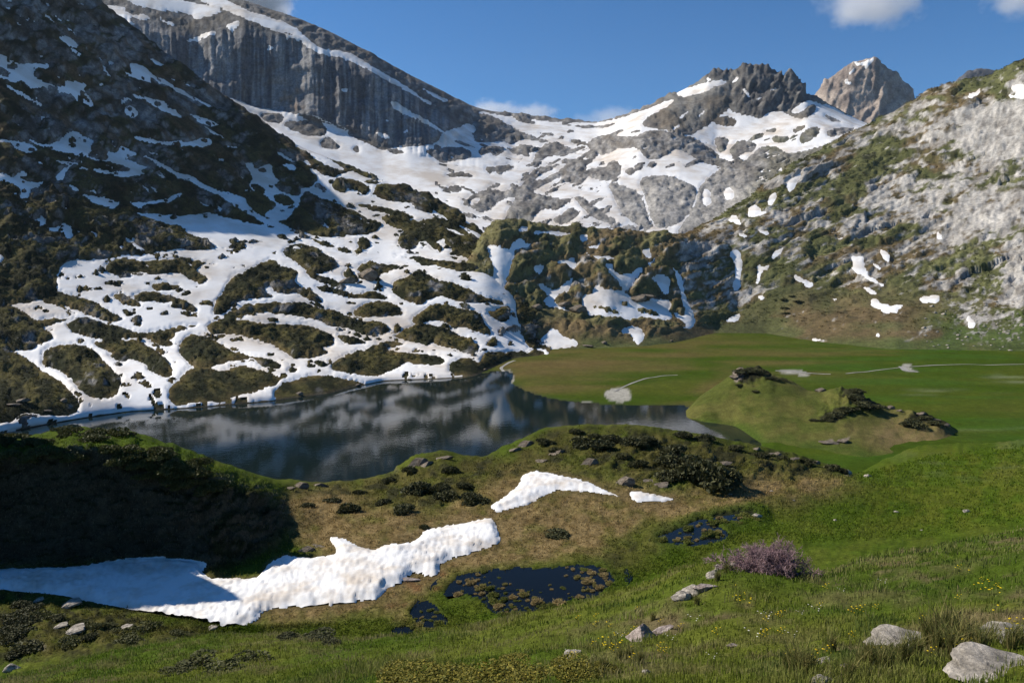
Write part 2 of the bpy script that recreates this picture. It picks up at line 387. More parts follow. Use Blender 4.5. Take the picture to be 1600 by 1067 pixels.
D_ITEMS += [('R', s) for s in """0,103 8,108 20,116 10,119 -10,116
160,422 175,406 197,403 230,408 258,408 290,405 320,408 340,416 318,415 302,424 325,433 318,444 300,440 282,425 250,430 205,425 203,432 215,434 180,432
166,460 190,458 210,470 224,478 205,480
200,460 225,457 262,458 290,470 308,483 304,488 280,480 265,482 272,471 250,470 225,473
235,447 250,443 280,445 282,450 265,455 240,455
0,440 60,450 100,458 140,468 170,485 192,497 180,506 150,497 130,488 100,480 95,472 60,470 40,478 -20,470
-20,488 0,490 30,495 60,510 85,525 80,533 60,538 40,540 -20,542
98,506 125,498 155,500 200,515 235,522 260,512 315,505 300,513 275,520 270,533 250,537 225,528 190,530 155,533 138,527 115,520
143,534 180,530 215,530 240,545 262,560 272,580 268,590 245,588 225,570 205,562 180,560 165,548 152,542
166,553 190,557 204,563 190,566 172,560
68,545 100,540 135,540 150,550 165,565 190,590 190,605 180,620 160,625 140,622 120,605 110,590 85,578 66,572
-60,548 0,550 25,550 40,560 65,580 100,600 128,630 120,645 100,650 60,648 30,645 22,662 -60,672
240,523 262,528 272,535 265,545 245,540 232,532
335,482 345,455 355,445 365,430 385,428 400,415 425,405 440,415 470,425 455,440 480,452 505,470 498,475 478,466 462,455 455,460 425,455 420,445 412,455 430,465 410,465 372,470 365,480 350,490 333,492
345,497 375,480 410,474 450,472 490,478 520,485 545,492 560,502 600,505 618,515 600,525 580,527 560,520 540,512 520,512 495,500 470,498 440,490 400,490 365,500
318,508 340,499 360,499 400,503 440,507 470,507 500,514 525,525 520,540 500,545 515,550 490,560 460,562 450,555 430,540 410,533 395,530 375,525 340,520 330,525
525,522 545,528 572,535 570,540 545,539 530,533
278,545 290,525 310,522 335,530 355,545 375,550 410,560 440,568 438,578 410,575 400,560 375,565 340,570 328,575 300,575 288,565
260,612 275,595 295,578 330,575 350,580 375,570 400,575 430,585 440,592 425,605 405,610 390,612 365,622 340,630 310,628 280,635 266,628
448,577 458,575 464,579 455,582
440,600 455,592 500,585 534,590 580,600 575,608 534,616 480,626 440,630 425,617
448,347 455,335 470,318 468,308 480,305 510,312 540,325 570,338 577,346 600,350 585,365 560,368 545,363 525,360 510,366 490,366 470,360 463,352
442,395 450,385 465,380 490,385 510,395 530,412 524,422 500,427 480,430 475,420 460,410 450,402
475,425 500,432 530,440 545,450 535,455 510,442 490,438
535,425 550,422 563,435 560,443 545,442 536,435
556,424 562,412 580,408 597,415 615,412 632,418 612,425 597,428 588,437 568,434
490,446 510,447 540,455 560,460 580,455 605,463 606,469 580,466 565,468 545,467 520,460 500,455
548,490 560,478 580,470 605,470 625,480 631,492 615,496 600,495 580,496 560,498
515,578 525,562 545,550 570,546 590,540 620,550 650,554 680,554 697,562 690,573 660,568 630,570 608,580 590,590 560,588 535,580
610,455 615,438 640,430 655,424 665,430 690,440 715,445 740,455 765,465 790,473 785,479 760,472 745,474 720,472 700,467 690,462 670,472 660,480 640,472 620,462
615,395 640,400 660,398 680,405 705,410 720,408 745,415 752,422 730,427 700,422 680,414 660,416 655,408 630,402 618,400
622,375 628,360 650,355 660,345 680,350 700,360 715,365 722,372 712,376 696,372 680,378 692,388 690,396 680,391 670,380 655,378 650,387 640,391 625,389
690,378 705,364 735,372 755,378 770,390 776,408 766,418 745,408 715,400 700,398 710,390
640,500 655,490 672,476 690,476 720,482 745,486 757,500 772,526 750,521 725,511 708,516 700,506 675,498 655,510
755,484 775,482 795,476 798,490 790,508 772,500
610,527 630,516 655,506 680,508 710,520 735,530 752,545 735,555 715,546 690,541 672,533 670,542 655,538 630,532
585,540 600,533 620,532 638,537 620,545 600,546
700,578 705,566 725,557 740,560 755,568 790,572 780,584 750,588 725,588 705,584
480,370 500,373 520,382 545,390 560,398 545,398 520,390 497,382
560,372 575,372 582,384 572,392 558,388
518,288 525,282 545,280 565,285 582,295 570,307 560,300 545,295 535,303 520,295
580,303 592,285 620,290 640,302 665,318 690,345 660,330 640,318 600,312 585,307
555,318 575,319 600,324 640,335 655,345 630,343 600,333 570,328
592,338 620,337 650,347 668,342 650,356 628,362 604,352
655,345 690,340 715,352 740,368 755,378 735,372 700,358 672,350
428,288 440,282 460,286 472,300 465,306 445,302 432,297
392,288 405,290 416,297 410,303 396,298
425,305 440,302 455,310 460,318 445,322 430,316
760,548 800,550 860,546 860,600 780,600 765,578 740,588 700,588 740,575""".split('\n')]
dsd = samp(sdf_canvas(D_ITEMS), D.u, D.v)
nz = fbm(D.u / 22, D.v / 12, 5, 1, .72)
dsd = dsd + 4.6 * nz + 1.2
# sprinkle: small outcrops poking through and small drifts in hollows
x, y = D.P[..., 0], D.P[..., 1]
spk = fbm(D.u / 15, D.v / 8, 3, 2)
low = sstep(300, 420, D.v)
dsd = np.where((dsd > 4) & (spk > .55), (.55 - spk) * 22, dsd)
up = (D.v < 420) & (dsd < -5)
drift = fbm(D.u / 30 + D.v / 55, (D.v - .62 * D.u) / 7, 3, 5)
dsd = np.where(up & (drift > .60), np.maximum(dsd, (drift - .64) * 30), dsd)
dsd = np.minimum(dsd, (D.P[..., 2] - LAKE_Z - .18 - .2 * fbm(D.u / 25, D.v / 12, 3, 9)) * 12)
dsd = np.where(D.ti > 5.3, -9, dsd)
rock = sstep(0, 5, -dsd)
lum = np.sqrt(np.clip(-dsd, 0, 26) * 3.2) * (.75 + .5 * fbm(D.u / 30, D.v / 18, 3, 20))                       # bulge of outcrops, in pixels
lump = ridge(D.u / 46 + .3 * D.v / 46, D.v / 26, 4, 3)
rough = rock * (2.6 * fbm(D.u / 16, D.v / 9, 5, 6, .65) + 4.0 * (lump - .45) * sstep(60, 300, D.v) + (2.6 * facet(D.u / 18 + .02 * D.v, D.v / 9, 1) + 1.0 * facet(D.u / 7, D.v / 4.5, 2)) * sstep(150, 380, D.v)) + (1 - rock) * .8 * fbm(D.u / 50, D.v / 30, 3, 7)
strata = fbm((D.u * .55 - D.v) / 9, (D.u + D.v * .5) / 70, 3, 8)
rough = rough + rock * 3.2 * strata * sstep(420, 200, D.v)
edge = sstep(1, 1.5, D.ti) * np.clip((6.5 - D.ti), 0, 1)
D.N = normals(D.P)
Nd = D.N * .5 + np.array([0, 0, .6])
D.P = D.P + Nd * ((lum + rough) * D.mpp * edge)[..., None]
finish(D)
flat = D.N[..., 2]
g1 = fbm(D.u / 22, D.v / 14, 4, 9); g2 = fbm(D.u / 7, D.v / 5, 3, 10)
c = mix((.024, .026, .012), (.066, .058, .025), sstep(-.35, .55, g1 + .5 * g2))
c = mix(c, (.088, .078, .026), sstep(.70, .93, flat) * sstep(-.1, .6, g1) * .8)
rk = sstep(.12, .62, fbm(D.u / 30, D.v / 17, 4, 11) + (0.75 - flat) * 1.5 + .45 * sstep(330, 120, D.v) - .15)
c = mix(c, mix((.12, .115, .11), (.27, .26, .25), sstep(-.5, .6, g2)), rk * .85)
diag = fbm((D.v - .72 * D.u) / 9, (D.u + .72 * D.v) / 75, 4, 12); upm = sstep(400, 200, D.v)
c = mix(c, (.115, .075, .040), sstep(.05, .6, diag) * .7 * upm)
c = mix(c, (.018, .019, .012), sstep(.0, .5, fbm((D.v - .66 * D.u) / 14, (D.u + .66 * D.v) / 60, 4, 22)) * .6 * upm)
rim = sstep(-9, -1, dsd) * sstep(330, 480, D.v)
c = mix(c, (.125, .088, .040), rim * .55 * sstep(-.4, .3, g1))
c = mix(c, (.085, .070, .045), sstep(LAKE_Z + .9, LAKE_Z + .2, D.P[..., 2]) * .8)
D.col = c
hill_left = terrain_obj('lake_hillside', D, M['slope'])
P, Q, rest = snow_objects(D, dsd, .6, M['snow_far'], [
    ('vast branching snowfield woven between dark outcrops above the lake', None),
    (lambda x, y: 'high on the shaded dark rocks left of the cliff' if y < 200 else 'on the dark upper slope above the lake' if y < 330 and x < 400 else 'just above the lake shore' if y > 560 else 'among the outcrops below the cliff basin' if y < 360 else 'among the dark outcrops above the lake', 1)], maxn=70)
RESTS.append((P, Q, rest, 'snow_remnants', 'tiny snow remnants in hollows of the dark lake hillside'))

# ================================================================== VALLEY FLOOR, LAKE
C = loft(-320, 2300, 3.0, [
    ('dz', [(-320, 118, -52), (1250, 118, -52), (1400, 140, -52), (1920, 140, -52)]),
    ('dz', [(-320, 150, -50.5), (1170, 150, -50.5), (1220, 165, -47.55), (1920, 165, -47.55)]),
    ('yz', -47.45, [(-320, 720), (1920, 720)]), ('yz', -47.4, [(-320, 640), (1920, 640)]), ('yz', -47.2, [(-320, 600), (1920, 600)]),
    ('yd', [(-320, 566, 410), (600, 566, 400), (800, 562, 405), (1000, 560, 405), (1920, 560, 400)]),
    ('yd', [(-320, 540, 470), (800, 541, 470), (1000, 540, 470), (1920, 540, 470)]),
    ('yd', [(-320, 522, 560), (800, 522, 560), (1100, 508, 575), (1300, 518, 560), (1920, 535, 520)]),
    ('off', 120, -3)], smooth=30)
SHORE = P_('-320,735 -150,706 0,677 60,665 130,653 200,643 300,637 420,627 520,613 560,603 600,595 650,593 700,591 740,588 768,581 790,580 803,586 795,600 815,608 835,617 870,627 930,632 1000,635 1060,635 1088,638 1085,648 1078,655 1100,656 1140,660 1160,668 1178,682 1193,697 1180,720 1100,760 700,800 400,830 0,850 -320,860')
sh = pix_plane(SHORE[:, 0], SHORE[:, 1], LAKE_Z)
cu, cv = proj(np.stack([C.P[..., 0], C.P[..., 1], np.full(C.u.shape, LAKE_Z)], -1))
lk = np.zeros((CH, CW), bool); fill(lk, chaikin(SHORE), True)
lsd = samp((edt(~lk, 16) - edt(lk, 16)) * CS, cu, cv) + 1.5 * fbm(C.P[..., 0] / 9, C.P[..., 1] / 9, 3, 4)
C.P[..., 2] += .22 * fbm(C.P[..., 0] / 30, C.P[..., 1] / 18, 4, 2) + .10 * fbm(C.P[..., 0] / 4, C.P[..., 1] / 3, 3, 3)
depth = np.where(lsd > 0, np.clip(lsd / 14, 0, 2.2) * 1.6 + .05, 0)
near_shore = sstep(-26, 0, lsd)
C.P[..., 2] = np.where(lsd > 0, LAKE_Z - .08 - depth, C.P[..., 2] * (1 - near_shore) + near_shore * (LAKE_Z + .08))
finish(C)
n1 = fbm(C.P[..., 0] / 55, C.P[..., 1] / 20, 4, 5); n2 = fbm(C.P[..., 0] / 9, C.P[..., 1] / 5, 4, 6)
c = mix((.042, .070, .006), (.060, .078, .009), sstep(-.4, .5, n1))
brown = samp(blurred([(1, '780,560 860,550 1000,548 1060,545 1100,560 1080,580 1000,590 900,600 830,615 790,600'), (.8, '1060,520 1200,540 1400,545 1450,556 1250,556 1060,548'), (.9, '1000,640 1090,620 1120,600 1100,580 1150,570 1300,570 1400,575 1420,583 1200,588 1120,640'),
                      (.7, '1340,650 1520,655 1600,640 1600,655 1520,672 1350,668')], 16), C.u, C.v)
c = mix(c, (.108, .082, .030), np.clip(brown * .8 + .5 * n1 * sstep(.1, .3, brown), 0, 1))
c = mix(c, (.040, .085, .010), sstep(.2, .7, fbm(C.P[..., 0] / 80, C.P[..., 1] / 14, 3, 7)) * sstep(1150, 1350, C.u) * .7)
grav = samp(sdf_canvas([('S', s) for s in ['940,612 958,606 978,604 985,612 990,622 970,628 948,622', '1212,578 1240,577 1262,582 1268,587 1225,585', '1406,570 1425,569 1422,576 1436,581 1418,580', '770,588 790,574 800,580 805,590 797,603 785,598', '905,626 925,624 930,633 910,634', '1060,632 1092,634 1085,652 1080,658 1070,650']]), C.u, C.v) + 2.5 * n2
c = mix(c, (.36, .34, .30), sstep(-1.5, 2.5, grav) * .85)
pale = sstep(.28, .7, fbm(C.P[..., 0] / 60, C.P[..., 1] / 9, 4, 11)) * sstep(1380, 1500, C.u) * sstep(690, 640, C.v) * sstep(575, 590, C.v)
c = mix(c, (.26, .27, .18), pale * .45)
c = mix(c, (.035, .036, .028), sstep(-6, 1, lsd) * .75)
C.col = c
terrain_obj('valley_meadow', C, M['meadow'])

# lake water
mw = bpy.data.materials.new('lake_water'); N, L, B = nodes(mw)
B.inputs['Base Color'].default_value = (.006, .013, .013, 1); B.inputs['Roughness'].default_value = .045
B.inputs['IOR'].default_value = 1.33; B.inputs['Specular IOR Level'].default_value = .36
tc = N.new('ShaderNodeTexCoord'); n1_ = N.new('ShaderNodeTexNoise'); n1_.inputs['Scale'].default_value = .55; n1_.inputs['Detail'].default_value = 5
bp = N.new('ShaderNodeBump'); bp.inputs['Strength'].default_value = .14; bp.inputs['Distance'].default_value = .08
L.new(tc.outputs['Object'], n1_.inputs['Vector']); L.new(n1_.outputs[0], bp.inputs['Height']); L.new(bp.outputs[0], B.inputs['Normal'])
lx, ly = sh[:, 0], sh[:, 1]
V = np.array([[-330, 90, 0], [140, 90, 0], [140, 420, 0], [-330, 420, 0]], float)
lake = obj('lake', raw_mesh('lake', V, np.array([[0, 1, 2, 3]])), mw); lake.location = (0, 0, LAKE_Z); lake['kind'] = 'structure'

# ================================================================== RIGHT HILLSIDE (crags, slabs, fans)
G = loft(730, 2000, 2.3, [
    ('dz', [(730, 425, -50), (850, 435, -50), (1000, 450, -50), (1100, 500, -50), (1200, 510, -50), (1300, 470, -50), (1400, 435, -50), (1920, 420, -50)]),
    ('yd', [(730, 552, 440), (800, 549, 448), (900, 545, 456), (1000, 535, 472), (1060, 516, 505), (1120, 511, 540), (1200, 514, 540), (1300, 530, 492), (1400, 540, 455), (1500, 542, 450), (1600, 545, 440), (1920, 545, 435)]),
    ('yd', [(730, 530, 465), (780, 500, 480), (850, 490, 500), (950, 492, 500), (1060, 492, 532), (1150, 482, 572), (1230, 450, 592), (1300, 460, 580), (1400, 475, 540), (1500, 490, 510), (1600, 500, 480), (1920, 500, 470)]),
    ('yd', [(730, 420, 540), (755, 370, 580), (780, 347, 600), (850, 352, 620), (900, 358, 640), (1000, 368, 650), (1080, 374, 660), (1150, 372, 680), (1250, 370, 690), (1350, 375, 680), (1450, 385, 650), (1550, 400, 600), (1600, 400, 580), (1920, 400, 550)]),
    ('yd', [(730, 440, 600), (780, 365, 650), (1000, 384, 690), (1070, 373, 720), (1110, 355, 745), (1150, 340, 765), (1200, 315, 800), (1300, 290, 830), (1400, 280, 820), (1500, 270, 780), (1600, 260, 740), (1920, 240, 690)]),
    ('yd', [(730, 460, 660), (1000, 405, 730), (1060, 385, 755), (1090, 360, 790), (1130, 335, 820), (1180, 300, 860), (1230, 262, 905), (1290, 232, 955), (1350, 197, 1000), (1400, 175, 1000), (1430, 156, 1000), (1450, 143, 1000), (1480, 134, 980), (1505, 130, 965), (1540, 122, 955), (1570, 108, 945), (1600, 97, 930), (1680, 70, 905), (1920, 10, 860)]),
    ('off', 60, -22), ('off', 150, -110)], smooth=8)
G_ITEMS = [('S', s) for s in """775,520 786,500 790,480 778,462 768,445 772,425 768,405 758,385 770,382 800,391 805,395 797,415 795,428 788,436 792,440 788,448 780,457 800,466 807,472 806,495 800,517 800,528 815,532 833,528 843,534 853,525 862,512 870,515 882,527 898,532 905,540 880,544 820,546 790,548
797,392 797,383 805,375 817,373 818,382 835,379 825,386 805,390
809,356 826,354 826,363 812,363
830,363 850,360 880,362 898,368 880,367 855,365 840,365
833,418 842,414 852,420 840,431
866,412 870,407 885,407 898,401 899,410 903,416 899,422 885,417
801,440 815,437 812,442 803,443
839,443 848,441 855,450 870,455 880,445 895,433 893,442 885,460 875,460 862,472 880,482 895,484 925,495 905,472 914,460 925,462 928,450 933,442 940,453 970,455 985,463 990,470 1010,474 1020,465 1045,468 1050,480 1042,485 1052,493 1045,501 1020,499 1000,492 990,499 960,497 930,495 900,487 870,482 845,474 860,462 848,455
945,412 955,410 958,420 965,428 980,430 995,422 1004,418 1004,425 990,442 980,455 970,450 962,435 950,425
1015,436 1030,428 1040,432 1050,440 1043,448 1047,460 1040,463 1030,448
1047,415 1057,422 1066,435 1068,455 1078,480 1087,505 1080,514 1063,514 1075,508 1052,490 1053,484 1072,498 1063,455 1057,430
968,518 985,508 1005,515 1009,525 1000,540 990,535 988,525 978,522
906,368 918,369 917,377 908,380
913,386 930,386 937,381 940,382 930,391
910,393 930,401 955,402 960,405 940,406 920,400
1005,391 1016,389 1015,397 1026,408 1012,402 1006,397
1010,409 1028,409 1015,412 1025,425 1018,420
979,384 1003,386 990,389
1138,395 1150,388 1160,398 1160,415 1155,435 1158,450 1147,458 1145,440 1150,420 1148,408
1180,413 1195,418 1205,411 1200,422 1190,425 1187,440 1182,445 1185,428
1204,404 1212,392 1225,386 1222,395 1212,402
1236,428 1250,434 1274,443 1268,448 1250,442
1185,463 1195,463 1193,470 1186,468
1328,400 1338,402 1348,400 1352,420 1357,434 1370,438 1383,446 1365,441 1345,430 1330,422 1335,412
1372,390 1388,395 1390,410 1382,405
1361,410 1370,415 1380,424 1368,418
1346,448 1360,452 1374,460 1358,459
1298,463 1310,470 1302,469
1361,468 1370,467 1378,476 1395,476 1415,478 1400,483 1405,489 1378,490 1374,482 1360,480
1433,466 1450,462 1469,461 1465,472 1450,475
1510,495 1518,495 1525,510 1515,512
1266,530 1280,529 1296,534 1275,534
1135,500 1150,492 1157,492 1155,500 1140,505
1127,292 1140,293 1150,296 1147,305 1135,315 1128,308
1168,328 1178,320 1190,325 1188,332 1200,331 1185,338 1170,340
1200,314 1205,302 1215,302 1210,315 1202,322
1138,345 1147,334 1155,342 1160,350 1155,352 1145,347
1109,326 1130,332 1120,333
1151,365 1163,365 1172,371 1160,373
1182,358 1195,362 1203,361 1198,369
1228,288 1240,278 1255,270 1245,285 1237,300 1232,302
1305,376 1320,368 1319,375
1462,362 1470,362 1472,372 1465,375
1512,148 1523,145 1533,136 1530,146 1518,155
1578,136 1590,133 1620,132 1620,142 1592,140 1610,148 1597,155 1570,151 1590,148
1368,520 1375,522 1370,526""".split('\n')]
G_ITEMS += [('R', s) for s in """915,475 930,478 960,482 975,490 965,492 940,484 925,482
990,482 1005,480 1035,492 1030,497 1005,490
968,472 980,470 985,480 975,480""".split('\n')]
u, v = G.u, G.v
gsd = samp(sdf_canvas(G_ITEMS), u, v) + 3.2 * fbm((u + .4 * v) / 8, (v - .4 * u) / 14, 5, 1, .7) + 1.2
gsd = np.where(G.ti > 5.3, -9, gsd); gsd = np.where((G.ti > 3.4) & (u < 1050), -9, gsd)
rock = sstep(0, 5, -gsd)
# how craggy: slabs upper right, crag band in the middle, smooth fans below
crag = samp(blurred([(.85, '740,350 1080,372 1080,480 1060,500 1000,490 860,500 780,540 730,560'), (.9, '1060,380 1600,390 1620,470 1480,475 1400,450 1300,465 1240,430 1200,470 1150,495 1065,490'),
    (1, '1080,380 1130,330 1350,190 1450,140 1620,90 1620,470 1400,420 1300,385'), (1.2, '1560,420 1640,380 1640,500 1560,470')], 18), u, v)
slab = samp(blurred([(1, '1500,190 1540,168 1640,150 1640,250 1540,250 1490,230'), (.8, '1360,330 1390,290 1470,285 1560,295 1640,300 1640,390 1540,375 1480,340 1400,330')], 8), u, v)
lump = ridge(u / 34 + .4 * v / 34, v / 40, 5, 3)
strat = fbm((u * .5 + v) / 11, (u - v * .4) / 60, 4, 8)
vert = ridge((u + .25 * v) / 10, v / 34, 4, 14)
rough = rock * crag * (3.6 * (lump - .45) * (1 - .6 * slab) + 2.0 * strat + 1.4 * (vert - .45) * sstep(.3, .9, crag) + 4.2 * facet((u - .6 * v) / 60, (v + .42 * u) / 13, 1) * (1 - .6 * slab) + 2.0 * facet((u + .2 * v) / 22, (v + .4 * u) / 6.5, 2) * (1 - .6 * slab) + 1.3 * (ridge((u + .35 * v) / 7, v / 26, 3, 29) - .45) + 1.0 * fbm(u / 7, v / 6, 4, 23)) + 1.2 * fbm(u / 30, v / 20, 4, 6) + rock * sstep(1130, 1060, u) * sstep(545, 515, v) * (3.2 * facet((u + .3 * v) / 17, v / 11, 1) + 1.6 * facet(u / 7, v / 6, 2))
lum = np.sqrt(np.clip(-gsd, 0, 22) * 3) * .6 * sstep(1120, 1040, u)
lum2 = 3.0 * sstep(.40, .75, ridge(u / 52, v / 34, 2, 21)) * sstep(1120, 1000, u) * sstep(545, 500, v) * rock
edge = np.clip((G.ti - 1) / .3, 0, 1) * np.clip((6.5 - G.ti), 0, 1)
G.N = normals(G.P); G.P = G.P + (G.N * .6 + np.array([0, 0, .5])) * ((rough + lum + lum2) * G.mpp * edge)[..., None]
finish(G)
flat = G.N[..., 2]
g1 = fbm(u / 40, v / 18, 4, 9); g2 = fbm(u / 8, v / 6, 4, 10); g3 = fbm((u + v) / 60, v / 26, 3, 13)
green = mix((.078, .083, .030), (.115, .118, .046), sstep(-.5, .5, g1))
brownc = mix((.105, .078, .036), (.135, .098, .048), sstep(-.4, .5, g2))
lime = mix((.24, .222, .198), (.42, .398, .362), sstep(-.6, .55, g2 * .8 + .6 * strat + .5 * slab))
lime = mix(lime, (.14, .125, .11), sstep(.35, .75, vert) * .35)
rockf = samp(blurred([(.20, '740,350 1080,372 1080,480 1060,500 1000,490 860,500 780,540 730,560'), (.36, '1060,372 1600,390 1620,470 1480,475 1400,450 1300,465 1240,430 1200,470 1150,495 1065,490'),
    (.43, '1080,380 1130,330 1350,190 1450,140 1620,90 1620,430 1400,375 1300,375'), (.60, '1340,330 1380,290 1470,280 1560,290 1620,290 1620,390 1540,380 1480,345 1400,330'), (.95, '1500,185 1540,165 1620,150 1620,250 1540,250 1490,230'),
    (.26, '1280,245 1380,210 1450,220 1480,260 1400,275 1300,270'), (.25, '1430,170 1500,140 1570,130 1570,155 1480,185'), (.18, '1300,300 1345,265 1355,290 1320,330 1280,345'), (1.05, '1575,410 1640,380 1640,490 1560,470'), (.5, '1480,470 1640,480 1640,520 1520,520')], 9), u, v)
rk = sstep(.34, .60, rockf + .22 * g3 + .42 * fbm((u - .5 * v) / 20, (v + .35 * u) / 6.5, 5, 27, .62) + .12 * g2 + .55 * (.80 - flat) * sstep(.2, .5, rockf))
gr = mix(green, brownc, np.clip(sstep(.0, .6, g3 + .3 * g1 + .15) + .35 * sstep(1130, 1050, u), 0, 1)); gr = gr * (1 + .25 * sstep(1130, 1050, u))[..., None]
bm = samp(blurred([(1, '1040,500 1060,510 1150,505 1240,480 1300,500 1400,500 1500,480 1500,470 1400,462 1330,455 1250,455 1200,478 1120,500'), (1, '1270,545 1380,545 1360,500 1300,480 1240,500'), (.9, '820,545 800,500 850,480 900,500 960,540')], 14), u, v)
gr = mix(gr, brownc, np.clip(bm * (.6 + .5 * g1), 0, 1))
fan = sstep(470, 500, v) * sstep(1400, 1480, u)
gr = mix(gr, (.055, .095, .017), fan * .7 * sstep(-.4, .3, g1)); gr = mix(gr, (.058, .085, .02), sstep(520, 540, v) * .6)
dk = sstep(.42, .7, fbm(u / 13, v / 8, 3, 17)) * sstep(515, 480, v)
gr = mix(gr, (.030, .030, .014), dk * .8)
scree = sstep(.45, .62, fbm(u / 5, v / 4, 2, 18)) * sstep(1440, 1540, u) * sstep(430, 460, v) * sstep(545, 520, v)
c = mix(gr, lime, np.clip(rk + scree * .8, 0, 1)); rk_G = rk
rim = sstep(-6, -1, gsd); c = mix(c, (.12, .085, .042), rim * .4 * (1 - rk))
G.col = c
terrain_obj('right_hillside', G, M['rock_right'])
P, Q, rest = snow_objects(G, gsd, .3, M['snow_far'], [
    (lambda x, y: 'on the ridge of the limestone hillside' if y < 200 else 'on grey rock below the far peak' if y < 350 else 'at the foot of the green crags' if y > 465 else 'among the green bumps below the basin' if x < 1095 else 'in a gully of the green crags', 1)], maxn=60)
RESTS.append((P, Q, rest, 'snow_remnants', 'tiny snow remnants on the crags of the right hillside'))

# ================================================================== CLIFF MOUNTAIN, SNOW BASIN, SADDLE, ROCKY PEAK
J = loft(60, 1480, 2.0, [
    ('yd', [(60, 40, 930), (140, 80, 930), (340, 200, 930), (530, 295, 915), (640, 332, 880), (720, 360, 800), (780, 400, 730), (900, 400, 700), (1000, 402, 740), (1100, 380, 800), (1200, 330, 880), (1300, 265, 1000), (1480, 230, 1100)]),
    ('yd', [(60, 70, 1150), (140, 70, 1150), (325, 140, 1150), (400, 168, 1150), (480, 186, 1150), (550, 207, 1140), (600, 228, 1120), (640, 240, 1100), (700, 255, 1100), (770, 275, 1060), (850, 300, 1000), (930, 300, 1000), (1000, 290, 1030), (1060, 270, 1080), (1130, 275, 1080), (1200, 255, 1120), (1300, 225, 1180), (1480, 210, 1300)]),
    ('yd', [(60, 15, 1220), (140, 28, 1220), (200, 37, 1220), (300, 64, 1215), (380, 52, 1215), (430, 62, 1215), (480, 77, 1215), (530, 98, 1215), (580, 115, 1220), (640, 150, 1230), (700, 190, 1250), (740, 212, 1280), (800, 230, 1330), (900, 232, 1350), (940, 228, 1350), (1000, 206, 1300), (1060, 206, 1300), (1120, 222, 1310), (1200, 195, 1380), (1260, 175, 1420), (1350, 200, 1420), (1480, 205, 1450)]),
    ('yd', [(60, -120, 1500), (140, -70, 1500), (250, -42, 1500), (330, -9, 1500), (380, 13, 1500), (450, 37, 1510), (480, 47, 1515), (530, 70, 1530), (620, 117, 1560), (700, 154, 1600), (735, 171, 1640), (760, 178, 1660), (830, 187, 1720), (890, 191, 1750), (930, 197, 1750), (965, 190, 1750), (1000, 178, 1740), (1060, 150, 1700), (1095, 131, 1690), (1104, 119, 1690), (1125, 115, 1690), (1140, 120, 1690), (1152, 114, 1690), (1165, 107, 1690), (1192, 105, 1690), (1212, 114, 1690), (1222, 124, 1690), (1236, 118, 1690), (1250, 128, 1690), (1262, 144, 1690), (1272, 153, 1690), (1300, 170, 1680), (1350, 197, 1670), (1480, 230, 1600)]),
    ('off', 120, -60), ('off', 260, -260)], smooth=7)
J_ITEMS = [('S', s) for s in """325,138 345,150 375,156 395,167 430,170 455,178 485,183 500,190 520,195 540,203 545,213 560,218 575,224 600,238 620,227 640,229 670,228 684,224 690,207 700,206 722,196 745,172 760,178 830,188 930,196 1000,176 1060,150 1270,150 1350,195 1480,220 1480,420 500,420 440,210 400,182
143,8 160,7 175,10 195,10 197,18 205,22 210,26 225,22 238,32 225,34 210,30 200,33 215,43 195,37 175,30 166,27 180,26 175,22 160,18
195,-4 270,-4 300,6 330,8 350,18 340,22 330,28 318,26 310,33 300,25 280,20 260,20 240,16 220,12 205,5
245,30 250,24 255,35 270,35 275,42 260,38
285,65 300,58 320,52 345,47 330,57 310,60
290,-30 345,-4 380,14 410,25 440,32 450,37 465,45 472,55 490,68 505,78 520,78 545,82 560,90 580,102 600,115 625,130 640,138 655,150 680,165 660,158 640,145 620,135 590,118 560,103 540,93 510,88 490,80 470,65 455,58 445,63 450,55 430,48 415,45 400,35 380,30 360,20 330,10 300,-5
375,35 365,53 360,45 350,42 370,33
655,135 680,148 702,157 695,160 675,150
420,67 430,75 416,80
527,143 545,140 538,149
607,160 618,158 640,175 670,188 685,200 700,210 690,208 665,192 635,182 615,168
583,210 590,208 608,215 605,220 592,216
600,188 610,191 603,194
628,205 640,203 635,209""".split('\n')]
